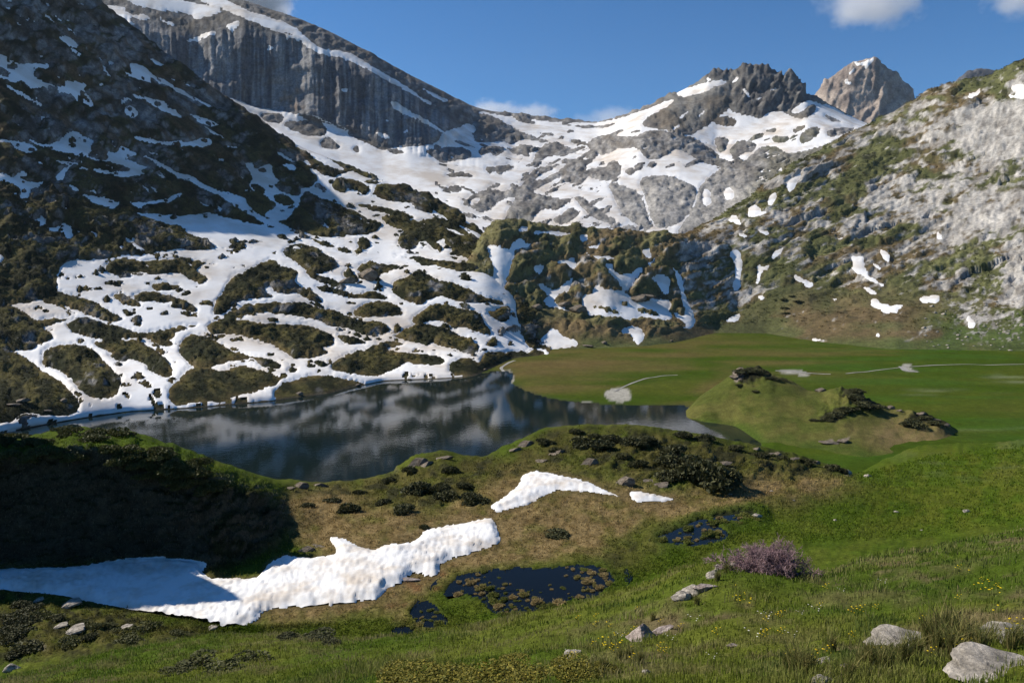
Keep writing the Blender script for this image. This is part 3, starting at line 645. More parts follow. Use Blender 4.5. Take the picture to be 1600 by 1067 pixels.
J_ITEMS += [('R', s) for s in """430,43 445,48 460,55 455,56 435,48
403,178 430,175 448,183 435,195 415,190
442,195 455,188 475,190 500,190 515,205 500,215 475,212 455,203
500,220 515,213 533,228 525,235 502,232
550,230 560,228 563,240 553,238
600,235 615,232 637,238 620,243
660,236 690,230 720,227 740,238 735,248 710,250 695,257 680,248
750,232 770,227 790,232 785,240 775,246 765,238 748,244
795,238 805,228 830,226 842,232 825,236 828,246 810,243
838,240 850,225 870,222 890,232 905,236 895,240 880,244 860,243 840,255 835,250
700,158 735,172 775,183 800,200 830,212 860,222 880,227 850,223 815,218 798,228 785,222 770,224 745,224 740,212 745,201 730,190 722,198 710,202 690,200 680,192
803,184 820,184 845,193 835,195 808,191
840,206 860,207 870,213 850,212
888,220 905,219 925,225 930,232 900,226
870,192 930,199 965,192 955,197 930,203 895,198
695,272 715,268 735,272 742,278 720,278 698,276
757,262 775,260 800,257 805,262 790,268 780,275 775,265 765,275 760,268
698,292 720,288 722,300 705,302
757,295 785,284 780,292 765,297
720,320 735,308 750,300 770,295 790,300 815,290 825,275 840,262 865,258 862,268 845,273 830,285 850,280 870,270 890,255 905,245 925,232 935,222 930,235 935,245 920,255 915,265 918,275 912,288 895,288 885,283 865,292 850,296 870,288 880,275 860,285 840,295 830,300 850,305 870,310 890,312 905,305 925,320 945,335 965,345 955,352 935,345 920,335 912,328 905,318 895,308 890,318 875,322 850,328 835,335 835,345 810,350 785,352 795,325 810,308 790,310 775,318 765,328 745,332 735,325
912,270 925,262 945,262 955,250 968,255 973,265 965,278 945,284 930,280 915,276
915,225 930,215 945,210 960,212 990,213 1000,220 985,235 965,232 955,240 940,243 930,240 920,235
950,285 970,288 1000,300 1010,330 1020,360 985,348 970,328 958,305
860,345 880,335 890,322 908,332 895,345 875,352
965,356 985,350 1000,362 990,376 965,376
1000,190 1040,166 1060,150 1090,135 1095,128 1105,117 1125,112 1145,118 1165,105 1190,103 1220,116 1235,116 1262,142 1270,152 1240,168 1235,180 1255,175 1270,160 1277,170 1265,185 1245,187 1230,178 1218,173 1195,178 1190,188 1165,180 1145,175 1140,168 1130,175 1122,185 1100,200 1080,212 1060,210 1040,202 1010,202
980,225 1000,208 1020,205 1045,206 1060,210 1085,215 1100,225 1115,235 1122,245 1145,255 1140,262 1115,260 1095,252 1075,242 1060,232 1045,240 1030,250 1010,250 1000,235 985,230
995,283 1020,274 1050,276 1090,292 1085,320 1070,345 1030,362 1018,345 1012,320 1005,300
1095,287 1120,266 1150,256 1175,242 1190,227 1215,229 1230,241 1250,237 1300,225 1360,200 1480,215 1480,330 1230,330 1100,370 1050,372 1085,325
1115,215 1135,215 1140,222 1130,240 1120,235
1145,225 1160,218 1185,225 1175,240 1150,250 1140,240
1205,217 1215,212 1235,214 1232,222 1210,224
1115,188 1135,182 1155,190 1145,198 1120,195
1235,205 1250,195 1260,198 1245,210
1190,205 1215,200 1210,208
1247,213 1268,197 1287,203 1265,222 1250,226
1290,205 1320,198 1342,200 1315,212 1296,216
1285,178 1300,182 1318,192 1300,192
1010,256 1020,252 1030,258 1018,264
975,265 990,262 995,272 980,276""".split('\n')]
J_ITEMS += [('S', s) for s in """1055,146 1075,138 1110,128 1130,125 1138,130 1115,138 1090,148 1070,153 1060,151
960,198 990,188 1030,169 1053,155 1053,160 1030,173 1000,190 970,201
1100,122 1112,122 1110,130
1142,130 1155,119 1148,131
1179,112 1188,113 1183,117
1160,137 1166,140 1175,153 1168,153
1179,157 1193,150 1188,156
1199,143 1216,135 1211,142
1057,185 1080,172 1065,186
1089,182 1107,168 1095,183
1045,206 1065,192 1055,206
730,318 745,310 752,313 740,322
1195,262 1205,270 1208,285 1218,280 1216,266 1222,262 1225,285 1250,275 1270,250 1285,243 1265,272 1240,292 1233,302 1222,292
1200,290 1210,300 1215,310 1200,322 1205,300
1128,302 1140,290 1150,305 1138,316
1098,290 1110,298 1113,318 1098,325
1150,245 1175,236 1168,250 1155,256""".split('\n')]
u, v = J.u, J.v
jsd = samp(sdf_canvas(J_ITEMS), u, v) + 2.8 * fbm(u / 12, v / 6, 5, 1, .7) + .8
bas = sstep(640, 720, u) * sstep(1290, 1200, u)
stripe = fbm((u * .42 + v) / 5.5, (u - v * .42) / 26, 3, 5)                     # bedrock ribs dipping to the left
stripe = np.where(u < 800, fbm((v - .35 * u) / 5, (u + v * .3) / 26, 3, 6), stripe)
jsd = np.where((jsd > 1) & (stripe > .60) & (bas > .5) & (v > 205), np.minimum(jsd, (.60 - stripe) * 22), jsd)
jsd = np.where((jsd < -4) & (stripe < -.62) & (bas > .5) & (v > 215) & (v < 300), (-.62 - stripe) * 18, jsd)
jsd = np.where(J.ti > 3.15, np.where((u > 290) & (u < 460), jsd, -9), jsd)
rock = sstep(0, 4, -jsd)
cliff = sstep(780, 640, u) * sstep(.95, 1.08, J.ti) * sstep(2.12, 1.98, J.ti)
flute = ridge(u / 26 + .15 * fbm(u / 30, v / 60, 2, 3), v / 210, 4, 3); fl2 = fbm(u / 5, v / 70, 3, 4)
buttress = fbm(u / 62, v / 300, 2, 12)
peak = sstep(1130, 1170, u) * sstep(1300, 1265, u) * sstep(195, 165, v) + sstep(1095, 1105, u) * sstep(1150, 1140, u) * sstep(128, 118, v)
jag = ridge((u + .55 * v) / 17, (v - .5 * u) / 46, 5, 7)
lum = np.sqrt(np.clip(-jsd, 0, 16) * 2.0) * bas * .55
rough = rock * (1 - cliff) * (2.0 * fbm(u / 15, v / 9, 5, 8, .62) + 1.9 * facet((u + .4 * v) / 18, (v - .3 * u) / 7, 1) + .7 * facet(u / 7, v / 4, 2) + 3.2 * (ridge((u * .4 + v) / 16, (u - v) / 40, 4, 9) - .45)) + .5 * fbm(u / 40, v / 20, 3, 10)
J.N = normals(J.P)
smooth_r = 1 - .75 * sstep(2.3, 2.7, J.ti) * sstep(790, 740, u)
disp = (rough + lum) * smooth_r + peak * 12 * (jag - .52) * rock
J.P = J.P + (J.N * .55 + np.array([0, 0, .5])) * (disp * J.mpp * np.clip(5 - J.ti, 0, 1))[..., None]
nout = np.array([.35, -.94, 0])
J.P = J.P + nout * (cliff * (11 * (flute - .5) + 3 * fl2 + 16 * buttress + 5 * fbm(u / 30, v / 16, 4, 11)))[..., None]
finish(J)
g1 = fbm(u / 30, v / 16, 4, 9); g2 = fbm(u / 7, v / 5, 4, 10)
c = mix((.15, .14, .13), (.30, .285, .265), sstep(-.5, .6, g2 + .5 * g1))
c = mix(c, (.115, .095, .072), sstep(.0, .6, g1) * .6 * sstep(330, 260, v))
lightr = sstep(255, 300, v) * sstep(900, 1000, u); c = mix(c, (.37, .355, .33), lightr * .55)
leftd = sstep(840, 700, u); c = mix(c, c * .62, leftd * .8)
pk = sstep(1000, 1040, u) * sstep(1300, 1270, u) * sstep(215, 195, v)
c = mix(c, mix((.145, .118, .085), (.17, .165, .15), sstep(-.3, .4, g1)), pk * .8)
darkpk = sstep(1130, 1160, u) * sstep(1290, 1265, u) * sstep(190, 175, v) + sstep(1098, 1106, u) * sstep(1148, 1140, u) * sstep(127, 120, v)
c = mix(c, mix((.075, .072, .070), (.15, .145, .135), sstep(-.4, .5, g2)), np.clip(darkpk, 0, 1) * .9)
gm = samp(blurred([(1, '1110,235 1140,212 1190,210 1240,200 1290,200 1280,225 1200,240 1130,260'), (.6, '1200,250 1300,225 1300,330 1150,330'), (.5, '780,350 840,320 900,325 900,350')], 8), u, v)
c = mix(c, (.115, .118, .062), gm * .6 * sstep(-.5, .3, g1))
streak = fbm(u / 3.2, v / 60, 3, 15) + .7 * fbm(u / 16, v / 120, 3, 16)
cc = mix((.10, .10, .105), (.26, .255, .25), sstep(-.7, .8, streak))
cc = mix(cc, (.27, .185, .12), sstep(.35, .8, fbm(u / 45, v / 30, 4, 19)) * sstep(100, 150, v) * .55)
c = mix(c, cc, np.clip(cliff, 0, 1))
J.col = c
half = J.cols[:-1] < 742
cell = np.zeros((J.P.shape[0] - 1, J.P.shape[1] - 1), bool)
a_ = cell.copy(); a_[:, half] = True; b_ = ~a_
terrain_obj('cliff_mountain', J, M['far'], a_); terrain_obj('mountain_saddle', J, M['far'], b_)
P, Q, rest = snow_objects(J, jsd, .9, M['snow_far'], [
    ('great snowfield filling the high basin under the saddle and the rocky peak', None),
    (lambda x, y: 'on the great cliff mountain' if x < 640 else 'on the rocky peak' if y < 190 and x > 1000 else 'in the high basin under the saddle', 1)], maxn=60, minpx=30)
RESTS.append((P, Q, rest, 'snow_remnants', 'tiny snow remnants on the high rocks above the basin'))

# far peaks
def far_peak(name, x0, x1, crest, d, base_y, colA, colB, snow, seed, amp, label):
    S = loft(x0, x1, 2.0, [('yd', [(x0, base_y, d - 420), (x1, base_y, d - 420)]),
        ('yd', [(x, (y + base_y) / 2 + 6, d - 170) for x, y in crest]), ('yd', [(x, y, d) for x, y in crest]), ('off', 200, -90), ('off', 500, -600)], smooth=5)
    u, v = S.u, S.v
    S.N = normals(S.P)
    rg = ridge((u + .35 * v) / 24, (v - .3 * u) / 60, 5, seed) - .5
    sd = samp(sdf_canvas([('S', s) for s in snow]), u, v) + .8 * fbm(u / 6, v / 5, 3, 1) + 1.2 if snow else np.full(u.shape, -9.)
    S.P = S.P + (S.N * .6 + np.array([0, 0, .4])) * ((amp * rg + 1.5 * fbm(u / 8, v / 6, 4, seed + 1)) * S.mpp * np.clip(4 - S.ti, 0, 1))[..., None]
    finish(S)
    g = fbm(u / 9, v / 14, 4, seed + 2); S.col = mix(colA, colB, sstep(-.5, .5, g))
    terrain_obj(name, S, M['far'])
    if snow:
        P, Q, rest = snow_objects(S, np.where(S.ti > 2.1, -9, sd), 2., M['snow_far'], [(lambda x, y: 'on the pale far peak', 1)], maxn=8, minpx=8)
far_peak('far_peak', 1230, 1470, [(1230, 200), (1262, 158), (1276, 148), (1288, 128), (1300, 122), (1310, 112), (1322, 104), (1336, 97), (1350, 94), (1366, 92), (1382, 97), (1392, 111), (1402, 118), (1416, 130), (1426, 142), (1434, 153), (1470, 190)], 2700, 230,
    (.21, .17, .145), (.36, .30, .25), ['1334,97 1348,99 1362,93 1368,94 1358,103 1352,112 1350,104 1338,102', '1326,114 1338,104 1332,114 1326,120', '1317,127 1325,121 1324,128 1336,134 1326,133', '1280,160 1290,170 1310,182 1335,196 1345,206 1300,190'], 3, 12, 'thin snow gully high on the pale far peak')
far_peak('distant_peak', 1450, 1640, [(1450, 175), (1484, 138), (1500, 122), (1514, 112), (1530, 107), (1546, 110), (1560, 117), (1580, 130), (1640, 175)], 4300, 200, (.06, .062, .07), (.11, .11, .12), [], 9, 7, '')
for P, Q, rest, nm, lb in RESTS:
    if rest.any():
        V, q = compact(P, Q[rest]); tag(obj(nm, raw_mesh(nm, V, q), M['snow_far']), lb, 'snow', kind='stuff')

# ================================================================== KNOLLS ON THE MEADOW beyond the lake's end
K = loft(1056, 1600, 2.0, [
    ('dz', [(1040, 236, -49.2), (1100, 232, -49.2), (1150, 222, -49.2), (1195, 200, -49.2), (1260, 190, -49.2), (1400, 186, -49.5), (1500, 200, -49.5), (1600, 206, -50)]),
    ('yz', -48.2, [(1040, 648), (1100, 661), (1150, 668), (1195, 700), (1250, 712), (1350, 724), (1450, 718), (1520, 696), (1600, 686)]),
    ('yd', [(1040, 662, 250), (1060, 658, 249), (1080, 648, 248), (1100, 642, 247), (1150, 632, 246), (1200, 650, 232), (1260, 655, 228), (1320, 655, 224), (1400, 685, 212), (1460, 690, 210), (1520, 692, 214), (1600, 685, 222)]),
    ('yd', [(1040, 660, 256), (1060, 655, 257), (1075, 638, 259), (1090, 622, 262), (1130, 594, 266), (1150, 578, 268), (1165, 573, 268), (1190, 574, 268), (1215, 587, 264), (1245, 600, 258), (1265, 611, 252), (1285, 613, 250), (1310, 605, 246), (1335, 607, 244), (1360, 622, 242), (1390, 640, 238), (1420, 641, 234), (1450, 648, 230), (1480, 662, 226), (1515, 690, 220), (1600, 684, 228)]),
    ('off', 12, -4), ('off', 32, -16)], smooth=8)
u, v = K.u, K.v
K.N = normals(K.P)
bumpy = samp(blurred([(1, '1140,572 1180,566 1215,580 1200,595 1150,600'), (1, '1275,650 1310,600 1345,600 1385,635 1330,650'), (1, '1400,640 1450,640 1490,668 1470,675 1420,655')], 5), u, v)
K.P = K.P + (K.N * .4 + np.array([0, 0, .6])) * ((1.6 * fbm(u / 26, v / 16, 4, 2) + bumpy * 5 * fbm(u / 10, v / 7, 4, 5)) * K.mpp * np.clip((K.ti - 1) * 3, 0, 1))[..., None]
finish(K)
g1 = fbm(u / 30, v / 14, 4, 3); g2 = fbm(u / 8, v / 5, 4, 6)
c = mix((.070, .082, .018), (.098, .096, .026), sstep(-.4, .5, g1))
c = mix(c, mix((.048, .080, .012), (.068, .088, .017), sstep(-.4, .5, g1)), sstep(1.55, 1.1, K.ti) * .8)
tan = samp(blurred([(1, '1380,650 1440,650 1530,690 1500,705 1400,705 1350,690'), (.8, '1240,590 1290,612 1250,612'), (.7, '1290,690 1340,660 1370,650 1330,690')], 10), u, v)
c = mix(c, (.185, .135, .062), tan * (.7 + .3 * g2))
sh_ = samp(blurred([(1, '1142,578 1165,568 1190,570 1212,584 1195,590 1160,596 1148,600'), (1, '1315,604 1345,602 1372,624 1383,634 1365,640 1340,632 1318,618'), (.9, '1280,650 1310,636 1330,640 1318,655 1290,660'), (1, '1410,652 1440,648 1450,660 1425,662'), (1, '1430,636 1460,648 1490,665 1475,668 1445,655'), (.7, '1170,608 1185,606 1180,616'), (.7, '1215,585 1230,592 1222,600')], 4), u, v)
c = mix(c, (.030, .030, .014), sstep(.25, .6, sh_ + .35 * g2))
rk = samp(blurred([(1, '1145,578 1165,574 1160,590 1148,600'), (.8, '1275,605 1290,603 1285,612'), (.9, '1310,690 1330,680 1325,692'), (.9, '1285,688 1305,684 1300,694')], 3), u, v)
c = mix(c, (.22, .18, .145), sstep(.3, .7, rk + .2 * g2))
K.col = c
terrain_obj('meadow_knoll', K, M['mid'])

# ================================================================== NEAR KNOLLS with the boggy bowl
POND_Z = -22.7
def pl(x, y): return float(pix_plane(x, y, POND_Z)[1])
B_ = loft(-420, 2400, 2.7, [
    ('yd', [(-420, 1150, 26), (-150, 1130, 30), (400, 1090, 34), (700, 1065, 38), (1000, 1010, 38), (1200, 960, 36), (1400, 930, 38), (2000, 900, 40)]),
    ('yd', [(-420, 1070, 40), (-150, 1060, 41), (0, 1035, 42), (120, 1012, 43), (250, 990, 45), (340, 988, 47), (420, 988, 47), (620, 996, pl(620, 996)), (700, 980, pl(700, 980)), (850, 960, pl(850, 960)), (960, 920, pl(960, 920)), (1060, 885, pl(1060, 885)), (1150, 850, pl(1150, 850)), (1250, 848, 61.5), (1450, 840, 64), (1600, 815, 65), (2000, 770, 65)]),
    ('yd', [(-420, 935, 50), (-250, 930, 50), (-120, 915, pl(-120, 915) - .6), (0, 918, pl(0, 918)), (100, 928, pl(100, 928)), (200, 950, pl(200, 950)), (300, 968, pl(300, 968)), (350, 978, pl(350, 978)), (420, 976, pl(420, 976)), (620, 965, pl(620, 965)), (700, 950, pl(700, 950)), (850, 925, pl(850, 925)), (960, 895, pl(960, 895)), (1060, 860, pl(1060, 860)), (1150, 830, pl(1150, 830)), (1300, 818, 69), (1450, 803, 75), (1600, 778, 77), (2000, 740, 77)]),
    ('yd', [(-420, 890, 55.5), (-250, 890, 55.5), (-105, 890, 56.4), (-55, 890, 57.5), (0, 890, 58), (150, 878, 59), (300, 880, 58.5), (330, 902, pl(330, 902)), (430, 872, pl(430, 872)), (500, 855, pl(500, 855)), (540, 850, pl(540, 850) - .6), (620, 850, pl(620, 850) - .8), (700, 830, 66), (780, 815, 68.5), (900, 820, 68.5), (1000, 815, 69.5), (1060, 810, 70.5), (1150, 800, 72.5), (1250, 790, 76), (1350, 775, 82), (1450, 755, 92), (1600, 730, 98), (2000, 700, 98)]),
    ('yd', [(-420, 700, 57), (-250, 680, 57), (-105, 680, 57.4), (-55, 760, 58.3), (0, 790, 58.6), (150, 780, 59.1), (300, 785, 59.6), (400, 800, 63), (450, 805, 69), (540, 795, 73), (620, 780, 76), (700, 768, 79), (780, 752, 82), (900, 735, 84), (1000, 735, 84), (1100, 745, 84), (1200, 755, 86), (1330, 752, 92), (1450, 725, 112), (1600, 705, 120), (2000, 670, 120)]),
    ('yd', [(-420, 480, 59), (-250, 430, 59), (-105, 455, 59.2), (-55, 610, 59.3), (-25, 704, 59.4), (0, 712, 59.4), (130, 698, 59.8), (200, 702, 60.4), (280, 720, 61.5), (350, 742, 65), (400, 760, 69), (450, 782, 76), (540, 772, 83), (620, 760, 86), (700, 735, 88), (780, 728, 91), (900, 695, 96), (1000, 700, 95), (1100, 712, 95), (1200, 728, 96), (1330, 746, 98), (1450, 718, 123), (1600, 699, 132), (2000, 663, 132)]),  # columns left of frame rise into an unseen knob, shaped to shade the snow
    ('yd', [(-420, 500, 66), (-250, 470, 65.5), (-105, 505, 65.5), (-55, 640, 65.5), (-25, 694, 66), (0, 697, 66), (60, 684, 66), (130, 675, 66), (200, 680, 66.5), (280, 702, 68), (350, 727, 71), (400, 744, 76), (440, 757, 82), (500, 756, 90), (560, 753, 92), (610, 742, 94), (650, 716, 95), (690, 707, 96), (730, 715, 97), (760, 715, 98), (800, 694, 100), (850, 671, 104), (920, 664, 106), (1000, 667, 106), (1080, 677, 106), (1180, 697, 106), (1280, 720, 106), (1330, 740, 104), (1380, 732, 118), (1450, 712, 135), (1600, 692, 145), (2000, 655, 145)]),
    ('dz', [(-420, 105, -26), (-100, 105, -30), (400, 112, -34), (800, 120, -32), (1000, 128, -34), (1250, 124, -36), (1340, 128, -35.5), (1400, 160, -41), (1600, 175, -42), (2000, 180, -42)]),
    ('dz', [(-420, 145, -51), (1200, 158, -51), (1350, 185, -50), (1450, 225, -50), (2000, 240, -50)])], smooth=14)
u, v = B_.u, B_.v
NS = [('S', s) for s in """-320,905 -320,880 -150,884 0,890 60,888 130,885 200,870 250,869 300,873 322,878 326,884 316,890 325,905 360,902 395,906 410,895 420,880 440,870 445,865 470,872 515,868 530,862 512,842 520,838 540,842 565,856 590,860 600,850 640,848 655,840 662,827 720,818 765,807 775,815 784,842 780,850 740,865 685,880 688,898 665,903 655,895 640,898 625,915 605,918 600,930 580,940 500,948 440,950 410,955 405,970 370,984 350,984 300,978 200,955 100,930 -150,915
762,792 790,775 812,755 815,742 830,736 850,736 880,744 905,748 930,757 955,770 985,779 950,774 930,771 905,768 875,765 850,775 835,785 800,795 775,800
981,768 995,766 1015,770 1057,779 1045,784 1020,786 988,785""".split('\n')]
bsd = samp(sdf_canvas(NS), u, v) + 1.5 * fbm(u / 12, v / 8, 4, 1) + .8 * fbm(u / 4, v / 3, 3, 2)
bsd = np.where((B_.ti > 1.95) & (B_.ti < 5.9), bsd, -12)
PONDS = ['693,925 710,905 740,895 790,890 830,888 860,890 890,885 910,883 940,888 962,900 955,915 935,930 910,940 890,937 870,948 845,958 810,966 790,964 770,957 755,946 750,932 725,928 700,936',
         '640,957 650,940 670,938 685,950 697,962 700,975 680,981 655,979 645,966', '608,984 625,977 652,982 642,991 615,993',
         '1018,843 1050,835 1080,820 1100,814 1132,828 1142,839 1110,851 1080,853 1050,849', '1108,812 1150,804 1186,806 1180,815 1150,819 1120,819']
pc = sdf_canvas([('S', s) for s in PONDS])
psd = samp(pc, u, v) + 3.2 * fbm(u / 13, v / 7, 4, 3) + 2.2 * fbm(u / 5, v / 3, 3, 4)
psd = np.where((B_.ti > .9) & (B_.ti < 3.6), psd, -30)
wet = sstep(-30, -2, psd)
B_.N = normals(B_.P)
cl = samp(blurred([(1, '-320,720 0,705 130,690 280,715 400,755 450,790 440,850 330,905 300,880 150,880 -320,890'), (.55, '850,690 1000,672 1180,700 1330,738 1250,755 1100,770 980,760 900,730'), (.5, '590,750 650,712 700,720 770,770 700,790 600,790'),
    (.6, '0,930 100,935 200,960 300,975 250,1000 100,1030 0,1050 -300,1060 -300,930')], 12), u, v)
rough = 1.2 * fbm(u / 40, v / 20, 4, 5) + .8 * fbm(u / 8, v / 5, 3, 6)
rough = rough + cl * (6 * fbm(u / 34, v / 20, 4, 7) + 9 * (ridge((u * .25 + v) / 22, (u - .2 * v) / 60, 4, 8) - .5) + 2.5 * fbm(u / 7, v / 5, 3, 9) + 6 * facet((u + .5 * v) / 30, v / 17, 1) + 3 * facet(u / 11, v / 7, 2))
ltop = samp(blurred([(1, '-420,740 -420,600 0,680 130,665 280,695 330,715 330,735 280,735 130,720 0,735')], 6), u, v)
rough = rough + ltop * (7 * (.5 - worley(u / 26, v / 13, 1)[0]) + 2 * fbm(u / 9, v / 6, 3, 9))
tus = worley(u / 13, v / 7.5, 2)[0]
turf = (1.3 * (.5 - tus)) * sstep(0, .3, 1 - cl)
rough = (rough + turf) * (1 - wet * .85) * sstep(4, -4, bsd)
rough = rough * np.clip((B_.ti - .2) * 2, 0, 1)
B_.P = B_.P + (B_.N * .5 + np.array([0, 0, .55])) * (rough * B_.mpp)[..., None]
zz = B_.P[..., 2]
B_.P[..., 2] = np.where(psd > -30, np.where(psd > 0, POND_Z - .06 - np.clip(psd, 0, 8) * .02, zz * (1 - wet) + wet * (POND_Z + .07 + .05 * fbm(u / 9, v / 5, 3, 8))), zz)
finish(B_)
flat = B_.N[..., 2]
g1 = fbm(u / 44, v / 20, 4, 10); g2 = fbm(u / 8, v / 5, 4, 11); g3 = fbm(u / 22, v / 12, 4, 12)
green = mix((.050, .078, .007), (.072, .094, .011), sstep(-.5, .5, g1))
olive = mix((.058, .055, .014), (.082, .073, .022), sstep(-.5, .5, g2))
tanc = mix((.140, .098, .040), (.205, .148, .066), sstep(-.5, .5, g2 + .4 * g3))
bmask = samp(blurred([(1, '440,780 520,770 600,800 700,790 800,740 950,750 1060,770 1200,745 1335,745 1340,760 1200,780 1130,800 1000,815 930,870 850,880 700,900 640,950 420,975 400,960 520,870 470,850'), (.8, '860,760 1000,745 1000,800 850,800'), (.6, '640,930 700,985 640,990 600,960'), (.6, '1540,735 1590,730 1590,745 1550,748')], 12), u, v)
omask = samp(blurred([(1, '440,765 620,735 690,705 790,715 850,670 1000,665 1180,695 1330,735 1200,750 1000,745 850,740 780,760 640,800 520,800 430,860'), (.9, '-320,915 0,920 200,950 350,980 300,1010 150,1020 -320,1060'), (.6, '930,860 1050,810 1100,830 1000,880 960,905'), (.5, '1080,760 1340,750 1400,720 1350,780 1200,800')], 14), u, v)
c = mix(green, olive, np.clip(omask + .45 * g3 * omask + .12 * g1, 0, 1))
c = mix(c, tanc, np.clip(bmask * (1 + .5 * g3), 0, 1))
heath = sstep(.30, .6, fbm(u / 17, v / 10, 4, 13) + .15) * np.clip(omask * 1.1 - .3 * bmask + .5 * cl, 0, 1) * sstep(.0, .3, omask + cl)
c = mix(c, (.030, .030, .014), heath * .85)
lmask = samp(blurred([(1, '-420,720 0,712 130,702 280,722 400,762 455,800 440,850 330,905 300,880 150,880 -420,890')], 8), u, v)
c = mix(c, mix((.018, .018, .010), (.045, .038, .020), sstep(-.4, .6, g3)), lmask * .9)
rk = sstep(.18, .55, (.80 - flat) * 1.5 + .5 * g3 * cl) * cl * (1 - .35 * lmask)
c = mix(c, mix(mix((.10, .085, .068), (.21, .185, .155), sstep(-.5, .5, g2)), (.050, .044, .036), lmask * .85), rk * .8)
c = mix(c, (.135, .07, .028), sstep(.1, .6, g3) * samp(blurred([(1, '560,930 690,880 760,890 690,925 640,960 560,960')], 10), u, v) * .8)
c = mix(c, (.036, .055, .010), sstep(-16, -1, psd) * sstep(-.2, .5, g3 + .3 * sstep(800, 900, u)) * .7)
c = mix(c, (.018, .022, .010), sstep(-1, 3, psd))
c = mix(c, (.10, .075, .035), sstep(-9, -1, bsd) * .6)
pale = sstep(.25, .7, fbm(u / 60, v / 7, 4, 15)) * sstep(1340, 1450, u) * sstep(780, 720, v); c = mix(c, (.20, .21, .13), pale * .35)
hl = mix((.050, .082, .006), (.080, .096, .011), sstep(-.4, .6, g3)); far_r = sstep(1300, 1400, u) * sstep(850, 800, v); c = mix(c, hl, far_r * .7)
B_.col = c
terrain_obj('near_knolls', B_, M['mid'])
su1, su2 = worley(B_.P[..., 0] / .50 + .35 * g2, B_.P[..., 1] / .72, 1)
cup = np.clip((su2 - su1), 0, .6) / .6
lift = np.where(bsd > 0, .34 * sstep(0, 14, bsd) + .04, np.clip(bsd / 3., -1, 0) * .35) + .10 * (.45 - cup) * sstep(1, 14, bsd) + .06 * sstep(0, 9, bsd) * fbm(B_.P[..., 0] / .5, B_.P[..., 1] / .5, 3, 4)
snow_objects(B_, bsd, .5, M['snow_near'], [('long suncupped snow patch stretching from the dark shaded knoll to the brown turf', None),
    ('curved white snow patch on brown turf below the juniper knoll', None), ('small oblong snow patch beneath the rocky ledge of the juniper knoll', None)], maxn=3, minpx=200, lift=lift)

# bog pools: one water surface each
mp_ = bpy.data.materials.new('bog_water'); N, L, B = nodes(mp_)
B.inputs['Base Color'].default_value = (.004, .005, .005, 1); B.inputs['Roughness'].default_value = .06; B.inputs['IOR'].default_value = 1.33; B.inputs['Specular IOR Level'].default_value = .17
tc = N.new('ShaderNodeTexCoord'); n_ = N.new('ShaderNodeTexNoise'); n_.inputs['Scale'].default_value = 4.; bp = N.new('ShaderNodeBump'); bp.inputs['Strength'].default_value = .08; bp.inputs['Distance'].default_value = .03
L.new(tc.outputs['Object'], n_.inputs['Vector']); L.new(n_.outputs[0], bp.inputs['Height']); L.new(bp.outputs[0], B.inputs['Normal'])
for s in PONDS:
    p = P_(s); ctr = p.mean(0); p = ctr + (chaikin(p) - ctr) * 1.22
    w_ = pix_plane(p[:, 0], p[:, 1], POND_Z); c0 = w_.mean(0); n = len(w_)
    o = obj('bog_pool', raw_mesh('bog_pool', np.concatenate([w_ - c0, [[0, 0, 0]]]), np.array([[i, (i + 1) % n, n] for i in range(n)])), mp_); o.location = c0; o['kind'] = 'structure'

# ================================================================== FOREGROUND HILL
A = loft(-1400, 3300, 4.6, [
    ('dz', [(-420, 1.0, -1.7), (2020, 1.0, -1.7)]),
    ('yd', [(-420, 1330, 9), (0, 1300, 9), (640, 1250, 6), (1200, 1200, 4.5), (1600, 1180, 3.8), (2020, 1170, 3.8)]),
    ('yd', [(-420, 1120, 18), (0, 1095, 20), (300, 1090, 17), (640, 1080, 13), (900, 1075, 10), (1200, 1070, 8.5), (1400, 1070, 7.5), (1600, 1065, 7.0), (2020, 1060, 7)]),
    ('yd', [(-420, 1100, 26), (0, 1078, 27), (200, 1050, 27), (400, 1040, 24), (640, 1030, 20), (900, 1010, 16.5), (1000, 1000, 16), (1200, 985, 14), (1400, 970, 13), (1600, 950, 12), (2020, 920, 12)]),
    ('yd', [(-420, 1085, 34), (0, 1062, 34), (120, 1034, 35), (200, 1012, 36), (330, 992, 37), (420, 992, 37), (560, 1002, 36), (640, 992, 35), (750, 977, 34), (850, 957, 33), (960, 927, 30), (1020, 912, 27.5), (1060, 889, 26), (1130, 872, 26), (1200, 884, 25.5), (1290, 892, 27), (1380, 870, 29), (1500, 852, 31), (1600, 834, 32), (2020, 780, 32)]),
    ('off', 5, -2.9), ('off', 14, -9)], smooth=16)
u, v = A.u, A.v
X, Y = A.P[..., 0], A.P[..., 1]
A.N = normals(A.P)
A.P[..., 2] += (.16 * fbm(X / 3.2, Y / 3.2, 4, 2) + .07 * fbm(X / .8, Y / .8, 3, 3) + .035 * fbm(X / .22, Y / .22, 2, 5)) * sstep(1, 4, Y)
finish(A)
g1 = fbm(X / 5, Y / 5, 4, 10); g2 = fbm(X / 1.1, Y / 1.1, 4, 11)
c = mix((.050, .078, .008), (.082, .096, .014), sstep(-.5, .5, g1))
c = mix(c, (.12, .10, .045), sstep(.15, .7, g2) * .5)
c = mix(c, (.13, .095, .055), sstep(.42, .75, fbm(X / 1.6, Y / 1.6, 4, 12)) * sstep(900, 1050, u) * .7)
A.col = c
terrain_obj('foreground_hill', A, M['near'])

